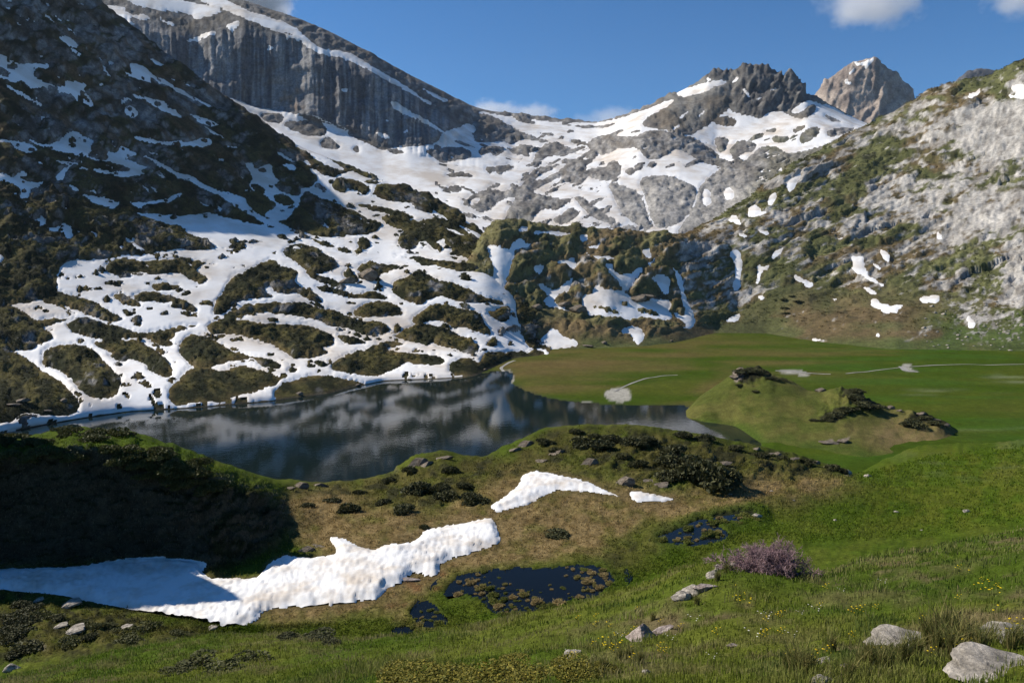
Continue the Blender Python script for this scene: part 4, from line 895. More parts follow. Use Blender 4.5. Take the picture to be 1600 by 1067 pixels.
# ================================================================== PLANTS, STONES, SMALL THINGS
def tint_mat(name, rough=.75, spec=.15, trans=0.):
    m = bpy.data.materials.new(name); N, L, B = nodes(m)
    at = N.new('ShaderNodeAttribute'); at.attribute_name = 'tint'
    n = N.new('ShaderNodeTexNoise'); n.inputs['Scale'].default_value = 6.; n.inputs['Detail'].default_value = 4
    tc = N.new('ShaderNodeTexCoord'); L.new(tc.outputs['Object'], n.inputs['Vector'])
    r = N.new('ShaderNodeMapRange'); r.inputs[1].default_value = .3; r.inputs[2].default_value = .7; r.inputs[3].default_value = .75; r.inputs[4].default_value = 1.25; L.new(n.outputs[0], r.inputs[0])
    vm = N.new('ShaderNodeVectorMath'); vm.operation = 'SCALE'; L.new(at.outputs['Color'], vm.inputs[0]); L.new(r.outputs[0], vm.inputs['Scale'])
    L.new(vm.outputs[0], B.inputs['Base Color']); B.inputs['Roughness'].default_value = rough; B.inputs['Specular IOR Level'].default_value = spec
    if trans:
        tr = N.new('ShaderNodeBsdfTranslucent'); ad = N.new('ShaderNodeMixShader'); ad.inputs[0].default_value = trans
        L.new(vm.outputs[0], tr.inputs[0]); L.new(B.outputs[0], ad.inputs[1]); L.new(tr.outputs[0], ad.inputs[2]); L.new(ad.outputs[0], N['Material Output'].inputs[0])
    return m
M['leaf'] = tint_mat('shrub_leaves', .7, .2, .15)
M['grass'] = tint_mat('grass_blades', .8, .04, .3)
M['wood'] = tint_mat('bare_wood', .9, .1)
M['stone'] = ground_mat('stone', 5., .35, .8, .05, .9, .2)

def blades(base, h, wd, col, nb, lean=.5, spread=.06):
    """bent blades around base points: (n,3) -> V, tris, colours"""
    n = len(base); b = np.repeat(base, nb, 0); k = len(b)
    h = np.repeat(h, nb) * RNG.uniform(.55, 1.15, k); a_ = RNG.uniform(0, 2 * np.pi, k); ln = RNG.uniform(.1, lean, k) * h
    off = RNG.normal(0, 1, (k, 2)) * np.repeat(np.broadcast_to(spread, (n,)), nb)[:, None]
    b = b + np.concatenate([off, np.zeros((k, 1))], 1)
    d = np.stack([np.cos(a_), np.sin(a_), 0 * a_], 1); f = RNG.uniform(0, 2 * np.pi, k); s = np.stack([np.cos(f), np.sin(f), 0 * f], 1) * (np.repeat(np.broadcast_to(wd, (n,)), nb) / 2)[:, None]
    up = np.array([0, 0, 1.])
    m = b + d * (ln * .3)[:, None] + up * (h * .6)[:, None]; t = b + d * ln[:, None] + up * h[:, None]
    b0 = b - up * .03
    V = np.stack([b0 - s, b0 + s, m + s * .8, m - s * .8, t], 1).reshape(-1, 3)
    i = np.arange(k)[:, None] * 5
    T = np.concatenate([i + [0, 1, 2], i + [0, 2, 3], i + [3, 2, 4]], 0)
    c_ = np.repeat(col, nb, 0) * RNG.uniform(.7, 1.35, (k, 1))
    return V, T, np.repeat(c_, 5, 0)
def grid_sample(S, r0, r1, n, x0=None, x1=None):
    """random points of a sheet, even in picture space, between two row parameters"""
    ti = S.ti[:, 0]; rows = np.where((ti >= r0) & (ti <= r1))[0]; nc = S.P.shape[1]
    c0 = 0 if x0 is None else np.searchsorted(S.cols, x0); c1 = nc - 2 if x1 is None else np.searchsorted(S.cols, x1)
    r = RNG.uniform(rows[0], rows[-1] - 1, n); c = RNG.uniform(c0, c1, n); ri = r.astype(int); ci = c.astype(int); fr = (r - ri)[:, None]; fc = (c - ci)[:, None]
    def g(a_):
        a_ = a_ if a_.ndim == 3 else a_[..., None]
        return (a_[ri, ci] * (1 - fc) + a_[ri, ci + 1] * fc) * (1 - fr) + (a_[ri + 1, ci] * (1 - fc) + a_[ri + 1, ci + 1] * fc) * fr
    return g
def stuff_mesh(name, parts, mat, label, cat):
    V, T, Cc, o = [], [], [], 0
    for v_, t_, c_ in parts: V.append(v_); T.append(t_ + o); Cc.append(c_); o += len(v_)
    return tag(obj(name, raw_mesh(name, np.concatenate(V), np.concatenate(T), np.concatenate(Cc), False), mat), label, cat, kind='stuff')

# turf of the foreground hill
g = grid_sample(A, 1.75, 5.0, 36000, -420, 2300)
p = g(A.P); cc = g(A.col); dd = p[:, 1]
tall = sstep(.25, .7, fbm(p[:, 0] / 1.3, p[:, 1] / 1.3, 3, 31))
hh = (.045 + .0024 * dd) * (.8 + 1.3 * tall); hh = np.clip(hh, .03, .22)
pat = fbm(p[:, 0] / 2.6, p[:, 1] / 2.6, 4, 33)
gc = mix(cc * 1.8, np.array([.25, .22, .10]), np.clip(tall * .3 + .75 * sstep(.15, .7, pat) + (RNG.random(len(p)) < .10) * .6, 0, .9))
gc = mix(gc, np.array([.05, .10, .018]), sstep(.2, .7, -pat) * .6)
near_parts = [blades(p, hh, np.clip(dd * .0011, .006, .03), gc, 5, .6, .05 + dd * .002)]
stuff_mesh('meadow_grass', near_parts, M['grass'], 'short green alpine turf covering the foreground slope', 'grass')
# coarser turf of the bowl and knolls
g = grid_sample(B_, 1.0, 6.0, 38000, -420, 2300)
p = g(B_.P); cc = g(B_.col); sdv = g(bsd)[:, 0]; pdv = g(psd)[:, 0]
ok = (sdv < -3) & (pdv < -1) & (p[:, 1] < 150); p, cc = p[ok], cc[ok]; dd = p[:, 1]
stuff_mesh('hill_turf', [blades(p, .10 + dd * .0016 * RNG.random(len(p)), dd * .0012, cc * 1.7, 3, .9, dd * .0022)], M['grass'], 'rough tufted turf over the knolls and the boggy bowl', 'grass')

# low shrubs and heather tufts on the far outcrops: uncountable
def clumps(S, mask, n, r0, r1, size, mul, nq=9):
    g = grid_sample(S, r0, r1, n); p = g(S.P); cc = g(S.col); k_ = g(mask)[:, 0] > RNG.random(n); p, cc = p[k_], cc[k_]; m = len(p)
    sz = size * RNG.uniform(.5, 1.4, m) * (p[:, 1] / 450) ; b = np.repeat(p, nq, 0); sb = np.repeat(sz, nq)[:, None]; q = m * nq
    d = RNG.normal(0, 1, (q, 3)); d /= np.linalg.norm(d, axis=1, keepdims=True); d[:, 2] = np.abs(d[:, 2]) * .7
    c_ = b + d * sb * [.9, .9, .55]; a_ = RNG.normal(0, 1, (q, 3)); a_ /= np.linalg.norm(a_, axis=1, keepdims=True); t_ = np.cross(a_, d); t_ /= np.maximum(np.linalg.norm(t_, axis=1, keepdims=True), 1e-6)
    V = np.stack([c_ - a_ * sb * .45, c_ + t_ * sb * .4, c_ + a_ * sb * .45], 1).reshape(-1, 3)
    cl_ = np.repeat(np.repeat(cc * RNG.uniform(.7, 1.5, (m, 1)) * mul, nq, 0), 3, 0)
    return V, np.arange(3 * q).reshape(-1, 3), cl_
stuff_mesh('hillside_shrubs', [clumps(D, sstep(-2, -6, dsd) * sstep(230, 340, D.v) * .9, 26000, 1.15, 4.6, 1.1, 1.35)], M['grass'], 'dense low dark shrubs on the outcrops of the lake hillside', 'shrubs')
stuff_mesh('crag_shrubs', [clumps(G, sstep(-1, -5, gsd) * sstep(.55, .2, rk_G) * sstep(530, 500, G.v) * .8, 16000, 1.2, 5.0, 1.0, 1.15)], M['grass'], 'low shrubs and heather tufts on the right hillside crags', 'shrubs')

# leafy bush meshes
def bush_mesh(name, n, leaf, c0, c1, seed, flatn=.62, lob=5):
    r = np.random.default_rng(seed)
    cen = np.concatenate([[[0, 0, .25]], np.stack([r.uniform(-.62, .62, lob), r.uniform(-.5, .5, lob), r.uniform(.05, .32, lob)], 1)]); rad = np.concatenate([[.62], r.uniform(.28, .48, lob)])
    k = r.integers(0, lob + 1, n); d = r.normal(0, 1, (n, 3)); d /= np.linalg.norm(d, axis=1, keepdims=True); d[:, 2] = np.abs(d[:, 2]) * .9 - .12
    p = cen[k] + d * (rad[k] * r.uniform(.72, 1.06, n))[:, None] * [1, 1, flatn]
    p[:, 2] = np.maximum(p[:, 2], -.08)
    a_ = r.normal(0, 1, (n, 3)); a_ = a_ + d * .3; a_ /= np.linalg.norm(a_, axis=1, keepdims=True); b_ = np.cross(a_, r.normal(0, 1, (n, 3))); b_ /= np.linalg.norm(b_, axis=1, keepdims=True)
    L_ = leaf * r.uniform(.6, 1.4, (n, 1))
    V = np.stack([p - a_ * L_, p + b_ * L_ * .55, p + a_ * L_, p - b_ * L_ * .55], 1).reshape(-1, 3)
    Q_ = np.arange(4 * n).reshape(-1, 4)
    t = np.clip(r.normal(.4, .3, n), 0, 1); c_ = mix(c0, c1, t)
    me = raw_mesh(name, V, Q_, np.repeat(c_, 4, 0), False); me.materials.append(M['leaf'])
    return me
def tubes(segs, sides=4):
    """segs: list of (p0,p1,r0,r1) -> V,quads"""
    s = np.array([[*a_, *b_, r0, r1] for a_, b_, r0, r1 in segs]); p0, p1, r0, r1 = s[:, :3], s[:, 3:6], s[:, 6], s[:, 7]
    d = p1 - p0; d /= np.maximum(np.linalg.norm(d, axis=1, keepdims=True), 1e-9)
    x_ = np.cross(d, [.31, .47, .83]); x_ /= np.linalg.norm(x_, axis=1, keepdims=True); y_ = np.cross(d, x_)
    V = []
    for p, r in ((p0, r0), (p1, r1)):
        for k in range(sides):
            a_ = 2 * math.pi * k / sides; V.append(p + (x_ * math.cos(a_) + y_ * math.sin(a_)) * r[:, None])
    V = np.stack(V, 1); n = len(s); b = np.arange(n)[:, None] * (2 * sides)
    Q_ = np.concatenate([b + [k, (k + 1) % sides, sides + (k + 1) % sides, sides + k] for k in range(sides)], 0)
    return V.reshape(-1, 3), Q_
def stems_mesh(name, seed, col, n=9, R=.55, h=.42):
    r = np.random.default_rng(seed); sg = []
    for k in range(n):
        a_ = r.uniform(0, 6.28); q = np.array([math.cos(a_) * R * r.uniform(.3, 1), math.sin(a_) * R * r.uniform(.3, 1), h * r.uniform(.4, 1)])
        b0 = np.array([math.cos(a_) * .08, math.sin(a_) * .08, -.12]); m_ = (b0 + q) / 2 + r.normal(0, .05, 3)
        sg += [(b0, m_, .022, .016), (m_, q, .016, .006)]
    V, Q_ = tubes(sg); me = raw_mesh(name, V, Q_, np.tile(col, (len(V), 1))); me.materials.append(M['wood'])
    return me
JUN = [(bush_mesh('foliage', 1500, .085, (.034, .038, .014), (.100, .098, .038), 20 + k), stems_mesh('woody_stem', 30 + k, (.08, .06, .045))) for k in range(4)]
HEA = [(bush_mesh('foliage', 1100, .075, (.050, .058, .016), (.115, .112, .036), 40 + k, .5), stems_mesh('woody_stem', 50 + k, (.09, .065, .045))) for k in range(3)]
def bush(S, px, py, wpx, kind, label, group, k, name='juniper_bush', squash=1.0):
    p, nrm = place(S, px, py); sz = wpx * p[1] / F / 1.5
    e_ = bpy.data.objects.new(name, None); COL.objects.link(e_); e_.location = p - np.array([0, 0, .05 * sz]); e_.rotation_euler = (0, 0, random.uniform(0, 6.28))
    e_.scale = (sz, sz * random.uniform(.8, 1.1), sz * random.uniform(.8, 1.05) * squash); e_.empty_display_size = .2
    tag(e_, label, 'bush', group)
    f_, w_ = kind[k % len(kind)]
    for nm, me in (('foliage', f_), ('woody_stem', w_)):
        o = bpy.data.objects.new(nm, me); COL.objects.link(o); o.parent = e_
    return e_
k = 0
for x_, y_, w_ in [(905, 692, 40), (935, 700, 52), (958, 687, 36), (985, 692, 44), (1040, 722, 46), (1055, 707, 42), (1082, 727, 52), (1050, 744, 44), (1130, 737, 34), (1012, 692, 40), (1066, 682, 30), (1104, 686, 34), (900, 677, 24), (850, 692, 26), (1150, 700, 26), (1190, 712, 26), (975, 715, 26), (1000, 725, 28), (930, 680, 22), (868, 704, 24), (1225, 716, 22), (1260, 722, 22), (1300, 732, 30), (1318, 737, 22)]:
    bush(B_, x_, y_, w_, JUN, 'dark juniper bush on the rocky knoll between the lake and the boggy bowl', 'junipers on the rocky knoll', k); k += 1
bush(B_, 1100, 752, 82, JUN, 'largest dark juniper bush sprawling on the sunny side of the rocky knoll', None, 1, squash=1.2)
for x_, y_, w_ in [(543, 795, 38), (520, 782, 26), (705, 737, 30), (655, 765, 50), (700, 778, 46), (738, 782, 40), (630, 798, 42), (662, 822, 16), (690, 762, 36), (600, 785, 24), (610, 750, 26), (640, 735, 26), (725, 760, 26), (560, 770, 22), (480, 790, 22)]:
    bush(B_, x_, y_, w_, JUN, 'dark low shrub on the brown slope between lake shore and long snow patch', 'shrubs on the brown slope', k); k += 1
bush(B_, 870, 832, 50, JUN, 'flat dark shrub alone on the brown turf below the curved snow patch', None, 2, squash=.5)
for q in range(70):
    x_ = random.uniform(-80, 330); y_ = random.uniform(682, 735) + max(0, x_ - 150) * .22 - (14 if 80 < x_ < 220 else 0)
    bush(B_, x_, y_, random.uniform(24, 50), HEA, 'mossy green heath cushion on top of the shaded dark knoll', 'heath cushions on the dark knoll', k, 'heath_cushion', 1.0); k += 1
for q in range(26):
    x_ = random.uniform(-60, 300); y_ = 945 + .15 * max(0, x_) + random.uniform(-12, 45)
    bush(B_, x_, y_, random.uniform(24, 50), HEA if q % 3 else JUN, 'low heath cushion on the near bank of the long snow patch', 'heath cushions on the near bank', k, 'heath_cushion', .7); k += 1
for x_, y_, w_ in [(1160, 583, 30), (1185, 580, 30), (1205, 590, 22), (1335, 622, 34), (1350, 632, 34), (1322, 640, 30), (1305, 648, 34), (1365, 634, 30), (1340, 610, 24), (1290, 655, 26), (1425, 660, 34), (1445, 652, 22), (1460, 660, 22), (1180, 612, 14), (1225, 592, 14), (1155, 600, 14), (1270, 655, 16)]:
    bush(K, x_, y_, w_, JUN, 'dark bush on the grassy knoll behind the end of the lake', 'bushes on the meadow knoll', k, squash=.7); k += 1
for x_, y_, w_ in [(1225, 468, 15), (1245, 470, 16), (1225, 480, 13), (1228, 488, 13), (1238, 462, 12)]:
    bush(G, x_, y_, w_, JUN, 'tiny dark shrub on the green fan below the crags', 'shrubs on the green fan', k, squash=.6); k += 1
for x_, y_, w_ in [(490, 993, 60), (455, 990, 40), (520, 998, 34)]:
    bush(A, x_, y_ + 6, w_, JUN, 'dark shrub on the green rim near the tip of the long snow patch', 'shrubs on the green rim', k, squash=.5); k += 1
for x_, y_, w_ in [(40, 1010, 60), (20, 985, 50), (310, 1040, 80), (350, 1045, 70), (280, 1050, 60), (400, 1030, 60)]:
    bush(A if x_ > 200 else B_, x_, y_, w_, HEA if x_ > 200 else JUN, 'low green heath clump on the slope under the snow patch', 'heath clumps on the lower slope', k, 'heath_cushion', .5); k += 1
# yellow-green heath in the foreground, denser leaves
YH = (bush_mesh('foliage', 5200, .034, (.10, .11, .016), (.30, .24, .035), 61, .5, 8), stems_mesh('woody_stem', 62, (.10, .06, .04), 14))
for x_, y_, w_ in [(640, 1072, 110), (700, 1066, 120), (770, 1064, 130), (840, 1062, 120), (905, 1060, 100), (930, 1050, 60), (800, 1050, 90), (720, 1052, 80)]:
    bush(A, x_, y_, w_, [YH], 'yellow green heath shrub spreading at the foot of the meadow slope', 'yellow heath shrubs in the meadow', 0, 'heath_shrub', .55)

# stones
def rock_mesh(name, seed, sub=4, sq=(1, .7, .5), cut=(.38, .82), c0=(.22, .195, .16), c1=(.42, .375, .315)):
    import bmesh
    bm = bmesh.new(); bmesh.ops.create_icosphere(bm, subdivisions=sub, radius=1.0)
    me = bpy.data.meshes.new(name); bm.to_mesh(me); bm.free()
    n = len(me.vertices); v_ = np.empty(n * 3, np.float32); me.vertices.foreach_get('co', v_); v_ = v_.reshape(-1, 3).astype(float)
    r = np.random.default_rng(seed)
    for _ in range(16):                                  # planar breaks
        d = r.normal(0, 1, 3); d /= np.linalg.norm(d); lim = r.uniform(*cut); h = v_ @ d; v_ -= np.outer(np.clip(h - lim, 0, None) * .96, d)
    s_ = fbm(v_[:, 0] * 2.1 + seed, v_[:, 1] * 2.1 + v_[:, 2] * 1.7, 4, seed) * .09 + fbm(v_[:, 0] * 7 + v_[:, 2] * 4, v_[:, 1] * 7 - v_[:, 2] * 5, 4, seed + 1) * .05
    v_ = v_ * (1 + s_[:, None]) * sq
    me.vertices.foreach_set('co', v_.astype(np.float32).ravel())
    c_ = mix(c0, c1, sstep(-.6, .6, fbm(v_[:, 0] * 5, v_[:, 1] * 5 + v_[:, 2] * 6, 4, seed + 2)))
    c_ = mix(c_, (.10, .09, .075), sstep(.35, .7, fbm(v_[:, 0] * 9, v_[:, 2] * 9 + v_[:, 1] * 3, 3, seed + 3)) * .7)
    at = me.color_attributes.new('tint', 'FLOAT_COLOR', 'POINT'); q = np.ones((n, 4), np.float32); q[:, :3] = c_; at.data.foreach_set('color', q.ravel())
    me.polygons.foreach_set('use_smooth', np.zeros(len(me.polygons), bool)); me.materials.append(M['stone']); me.update()
    return me
STONE = [rock_mesh('stone', 70 + k, 4, sq, (.58, .9)) for k, sq in enumerate([(1, .75, .5), (1, .6, .36), (1, .8, .30), (1, .65, .6)])]
PINK = [rock_mesh('stone', 80 + k, 4, sq, (.5, .85), (.24, .19, .165), (.42, .35, .31)) for k, sq in enumerate([(1, .8, .75), (1, .5, .35)])]
DARKR = [rock_mesh('stone', 90 + k, 3, sq, (.42, .82), (.085, .066, .048), (.20, .165, .125)) for k, sq in enumerate([(1.25, .8, .5), (1.3, .6, .38), (1.15, .7, .62)])]
def stone(S, px, py, wpx, me, label, group=None, rz=None, tilt=0., sink=.25, name='boulder', hs=1.):
    p, nrm = place(S, px, py); r = wpx * p[1] / F / 2 * 1.18
    o = obj(name, me); o.location = p + np.array([0, 0, r * (.35 - sink) * hs]); o.scale = (r, r, r * hs)
    o.rotation_euler = (random.uniform(-.15, .15), tilt, random.uniform(-.5, .5) if rz is None else rz)
    return tag(o, label, 'rock', group)
stone(A, 1002, 996, 48, PINK[0], 'pinkish grey boulder sunk in the turf with a shaded right side', rz=.2, hs=1.1)
stone(A, 1036, 990, 40, PINK[1], 'slim pinkish slab leaning beside the pinkish boulder', rz=.35, tilt=-.35)
stone(A, 1066, 936, 44, STONE[1], 'pale lumpy rock at the lower end of the ledge by the bare shrub', rz=.3, hs=1.2)
stone(A, 1082, 926, 40, STONE[0], 'second pale rock of the ledge leading up to the bare shrub', rz=.4)
stone(A, 1105, 922, 44, PINK[1], 'brownish rock in the middle of the ledge below the bare shrub', rz=.4)
stone(A, 1112, 902, 30, STONE[1], 'narrow pale stone on the grassy edge of the ledge', rz=.9, tilt=-.3)
stone(A, 1126, 888, 22, STONE[2], 'small pale stone near the top of the grassy ledge', rz=.5)
stone(A, 1144, 881, 24, STONE[1], 'small flat stone just left of the bare shrub', rz=.3)
stone(A, 889, 1027, 34, STONE[2], 'flat grey stone slab tilted in the grass above the yellow heath', rz=.5, tilt=-.3)
stone(A, 1405, 1002, 120, STONE[2], 'broad low pale rock half buried behind tall grass tufts', rz=.12, sink=.2, hs=.42)
stone(A, 1575, 992, 120, STONE[1], 'long pale rock with dark pits beside a yellow flower clump', rz=.25, sink=.2, hs=.5)
stone(A, 1555, 1050, 170, STONE[2], 'large flat pale slab with small dark pits at the slope foot', rz=.15, sink=.2, hs=.4)
stone(A, 1293, 1032, 30, STONE[0], 'small pale stone beside the orange flower', rz=.4)
stone(A, 1282, 1064, 40, STONE[1], 'pale stone lying low in the short grass tufts', rz=.1)
stone(A, 1325, 1042, 26, PINK[1], 'brownish stone on bare soil between two grass tufts', rz=.1)
stone(A, 1148, 1008, 28, PINK[1], 'reddish flat stone on a bare patch below the bare shrub', rz=.1)
stone(A, 1010, 1048, 14, STONE[0], 'tiny pale pebble in the grass below the pinkish boulder')
for x_, y_, w_ in [(110, 942, 34), (118, 984, 36), (95, 976, 24), (195, 980, 26), (60, 935, 18), (330, 980, 18)]:
    stone(B_, x_, y_, w_, STONE[2], 'pale thin slab on the heathy bank below the long snow patch', 'slabs on the near bank', tilt=-.2)
stone(B_, 16, 1045, 30, STONE[0], 'rounded pale stone under the dark overhang of the near bank')
stone(B_, 1180, 804, 18, STONE[1], 'whitish stone at the edge of the upper bog pool')
stone(B_, 1356, 742, 12, STONE[0], 'whitish stone at the end of the rocky knoll')
stone(B_, 640, 905, 34, PINK[1], 'brown turf hummock stone beside the long snow patch', sink=.4)
for x_, y_, w_ in [(1010, 748, 40), (975, 752, 34), (1035, 755, 30), (1130, 722, 26), (650, 722, 34), (665, 726, 26), (690, 712, 30), (470, 760, 30), (500, 757, 30), (450, 760, 22), (820, 694, 30), (805, 700, 22), (1240, 715, 18), (1275, 722, 16), (1310, 733, 20), (1322, 740, 18), (920, 722, 30), (850, 718, 24), (500, 850, 34), (480, 858, 26), (870, 705, 26), (1200, 706, 16), (1215, 710, 16), (1180, 700, 16)]:
    stone(B_, x_, y_, w_, DARKR[k % 3], 'weathered brown rock jutting from the knolls around the lake shore', 'rocks on the knolls', sink=.5, tilt=random.uniform(-.4, .1)); k += 1
for x_, y_, w_ in [(1400, 797, 8), (1510, 797, 14), (1330, 725, 18), (1140, 770, 8), (1205, 765, 6), (1240, 780, 6), (1305, 810, 6), (1440, 826, 6)]:
    stone(B_, x_, y_, w_, STONE[k % 4], 'small pale stone on the smooth green slope beyond the bare shrub', 'small stones on the green slope'); k += 1
for x_, y_, w_ in [(1150, 588, 18), (1160, 578, 16), (1280, 608, 16), (1318, 688, 20), (1296, 690, 22), (1390, 636, 14), (1440, 645, 14), (1462, 655, 12), (1480, 664, 12), (1405, 640, 10)]:
    stone(K, x_, y_, w_, DARKR[k % 3], 'brown rock on the meadow knoll behind the lake', 'rocks on the meadow knoll'); k += 1
stone(D, 545, 440, 28, DARKR[0], 'dark boulder standing alone in the snow and casting a shadow', hs=1.2)
stone(D, 578, 434, 36, DARKR[2], 'big dark boulder sitting on the snow beside its own shadow')
for x_, y_, w_ in [(75, 642, 12), (100, 625, 14), (35, 625, 20), (22, 630, 16), (470, 615, 12), (560, 600, 10), (745, 522, 6), (738, 517, 6), (760, 576, 8), (640, 590, 6), (840, 480, 16), (1050, 530, 6), (920, 540, 14), (945, 535, 10), (1000, 470, 30), (1010, 462, 24), (900, 485, 26), (880, 478, 20)]:
    stone(D if x_ < 800 else G, x_, y_, w_, DARKR[k % 3], 'grey boulder on the slopes around the head of the lake', 'boulders at the head of the lake'); k += 1
for q in range(60):
    stone(G, random.uniform(1440, 1600), random.uniform(470, 545), random.uniform(3, 8), STONE[k % 4], 'small pale block in the scree below the right crags', 'scree blocks'); k += 1

# ------------------------------------------------------------------ bare purple-brown shrub on the foreground ledge
def bare_shrub(S, px, py, wpx):
    p, nrm = place(S, px, py); W = wpx * p[1] / F
    e_ = bpy.data.objects.new('bare_shrub', None); COL.objects.link(e_); e_.location = p
    tag(e_, 'rounded leafless purple brown shrub casting a dark shadow on the green slope', 'shrub')
    r = np.random.default_rng(5); br, tw, tw2 = [], [], []
    for k in range(88):
        b0 = np.array([r.normal(0, .17) * W, r.normal(0, .10) * W, -.08]); az = r.uniform(0, 6.28); el = math.acos(r.uniform(.12, .98))
        L_ = W * r.uniform(.34, .52) * (1 - .18 * math.sin(el)); q = b0; d = np.array([math.cos(az) * math.sin(el) * 1.15, math.sin(az) * math.sin(el), math.cos(el) + .15]); d /= np.linalg.norm(d)
        n = 5
        for i in range(n):
            d = d + r.normal(0, .16, 3) + [0, 0, .05]; d /= np.linalg.norm(d); q2 = q + d * L_ / n
            br.append((q, q2, .016 * (1 - i / n) + .004, .016 * (1 - (i + 1) / n) + .004))
            for j in range(5 if i > 0 else 1):
                t = r.random(); b1 = q + (q2 - q) * t; dt = d + r.normal(0, .65, 3); dt /= np.linalg.norm(dt); l2 = W * r.uniform(.07, .15)
                m_ = b1 + dt * l2 * .5; e2 = m_ + (dt + r.normal(0, .3, 3)) * l2 * .5
                tw += [(b1, m_, .007, .006), (m_, e2, .006, .004)]
                for h in range(6):
                    b3 = b1 + (e2 - b1) * r.uniform(.3, 1); d3 = dt + r.normal(0, .7, 3); d3 /= np.linalg.norm(d3)
                    tw2.append((b3, b3 + d3 * W * r.uniform(.03, .07), .006, .004))
            q = q2
    for nm, sg, c0 in (('branch', br, (.13, .095, .085)), ('twig', tw, (.23, .155, .160)), ('shoot', tw2, (.32, .215, .225))):
        V, Q_ = tubes(sg, 3); cl_ = np.array(c0) * np.repeat(r.uniform(.6, 1.35, len(sg)), 6)[:, None]
        o = obj(nm, raw_mesh(nm, V, Q_, cl_), M['wood'], e_)
        if nm != 'branch': o['kind'] = 'stuff'
bare_shrub(A, 1203, 892, 112)

# ------------------------------------------------------------------ tussocks in the bog pools
def tussock_mesh(seed, c0, c1):
    r = np.random.default_rng(seed); n = 90
    a_ = r.uniform(0, 6.28, n); rr = np.sqrt(r.random(n)) * .8
    base = np.stack([np.cos(a_) * rr, np.sin(a_) * rr, .45 * (1 - rr ** 2)], 1)
    V, T, Cc = blades(base, np.full(n, .5), .13, mix(c0, c1, r.random(n)), 2, 1.2, .08)
    th = np.linspace(0, 2 * np.pi, 13)[:-1]; rings = [(.95, -.3), (.9, .1), (.65, .35), (.3, .48)]
    D_ = np.concatenate([np.stack([np.cos(th) * q * r.uniform(.9, 1.1, 12), np.sin(th) * q * r.uniform(.9, 1.1, 12), np.full(12, z)], 1) for q, z in rings] + [[[0, 0, .52]]])
    F_ = []
    for k in range(3):
        for i in range(12):
            j = (i + 1) % 12; F_ += [[k * 12 + i, k * 12 + j, k * 12 + 12 + j], [k * 12 + i, k * 12 + 12 + j, k * 12 + 12 + i]]
    F_ += [[36 + i, 36 + (i + 1) % 12, 48] for i in range(12)]
    dome = raw_mesh('mound', D_, np.array(F_), np.tile(np.array(c0) * .8, (49, 1))); dome.materials.append(M['grass'])
    tf = raw_mesh('grass_tuft', V, T, Cc, False); tf.materials.append(M['grass'])
    return dome, tf
TUS = [tussock_mesh(200, (.22, .165, .075), (.38, .30, .14)), tussock_mesh(201, (.16, .145, .05), (.30, .25, .09)), tussock_mesh(202, (.09, .11, .025), (.18, .18, .05))]
def inpoly(poly, x_, y_):
    q = np.roll(poly, -1, 0); c_ = False
    for (ax, ay), (bx, by) in zip(poly, q):
        if (ay > y_) != (by > y_) and x_ < (bx - ax) * (y_ - ay) / (by - ay) + ax: c_ = not c_
    return c_
cnt = 0; spots = []
for pi, (s_, n) in enumerate(zip(PONDS, (120, 12, 3, 30, 12))):
    poly = P_(s_); lo, hi = poly.min(0), poly.max(0); got = 0; tries = 0
    while got < n and tries < 4000:
        tries += 1; x_, y_ = random.uniform(lo[0], hi[0]), random.uniform(lo[1], hi[1])
        if not inpoly(poly, x_, y_): continue
        if pi == 0:
            dens = 1.2 * max(0., (y_ - 915) / 45) + 1.1 * max(0, (x_ - 880) / 70) + (.35 if (x_ - 745) ** 2 + (y_ - 912) ** 2 * 3 < 2200 else .05)
            if random.random() > dens: continue
        sz = random.uniform(3, 10) if random.random() < .72 else random.uniform(10, 22)
        if any((x_ - a_) ** 2 + 4 * (y_ - b_) ** 2 < (c_ + sz) ** 2 * .12 for a_, b_, c_ in spots): continue
        spots.append((x_, y_, sz)); got += 1
        w_ = pix_plane(x_, y_, POND_Z); r_ = sz * w_[1] / F / 2
        e_ = bpy.data.objects.new('bog_tussock', None); COL.objects.link(e_); e_.location = w_; e_.scale = (r_ * random.uniform(.8, 1.7), r_ * random.uniform(.8, 1.2), r_ * random.uniform(.45, .8)); e_.rotation_euler = (0, 0, random.uniform(0, 6.28)); e_.empty_display_size = .1
        if pi < 3: tag(e_, 'small grassy tussock standing in the dark lower bog pools', 'tussock', 'tussocks in the lower bog pools')
        else: tag(e_, 'small grassy tussock in the shallow upper bog pools behind the bare shrub', 'tussock', 'tussocks in the upper bog pools')
        for nm, me in zip(('mound', 'grass_tuft'), TUS[random.choice((0, 0, 1, 2) if pi < 3 and y_ < 930 else (1, 2, 2, 2, 0))]):
            o = bpy.data.objects.new(nm, me); COL.objects.link(o); o.parent = e_

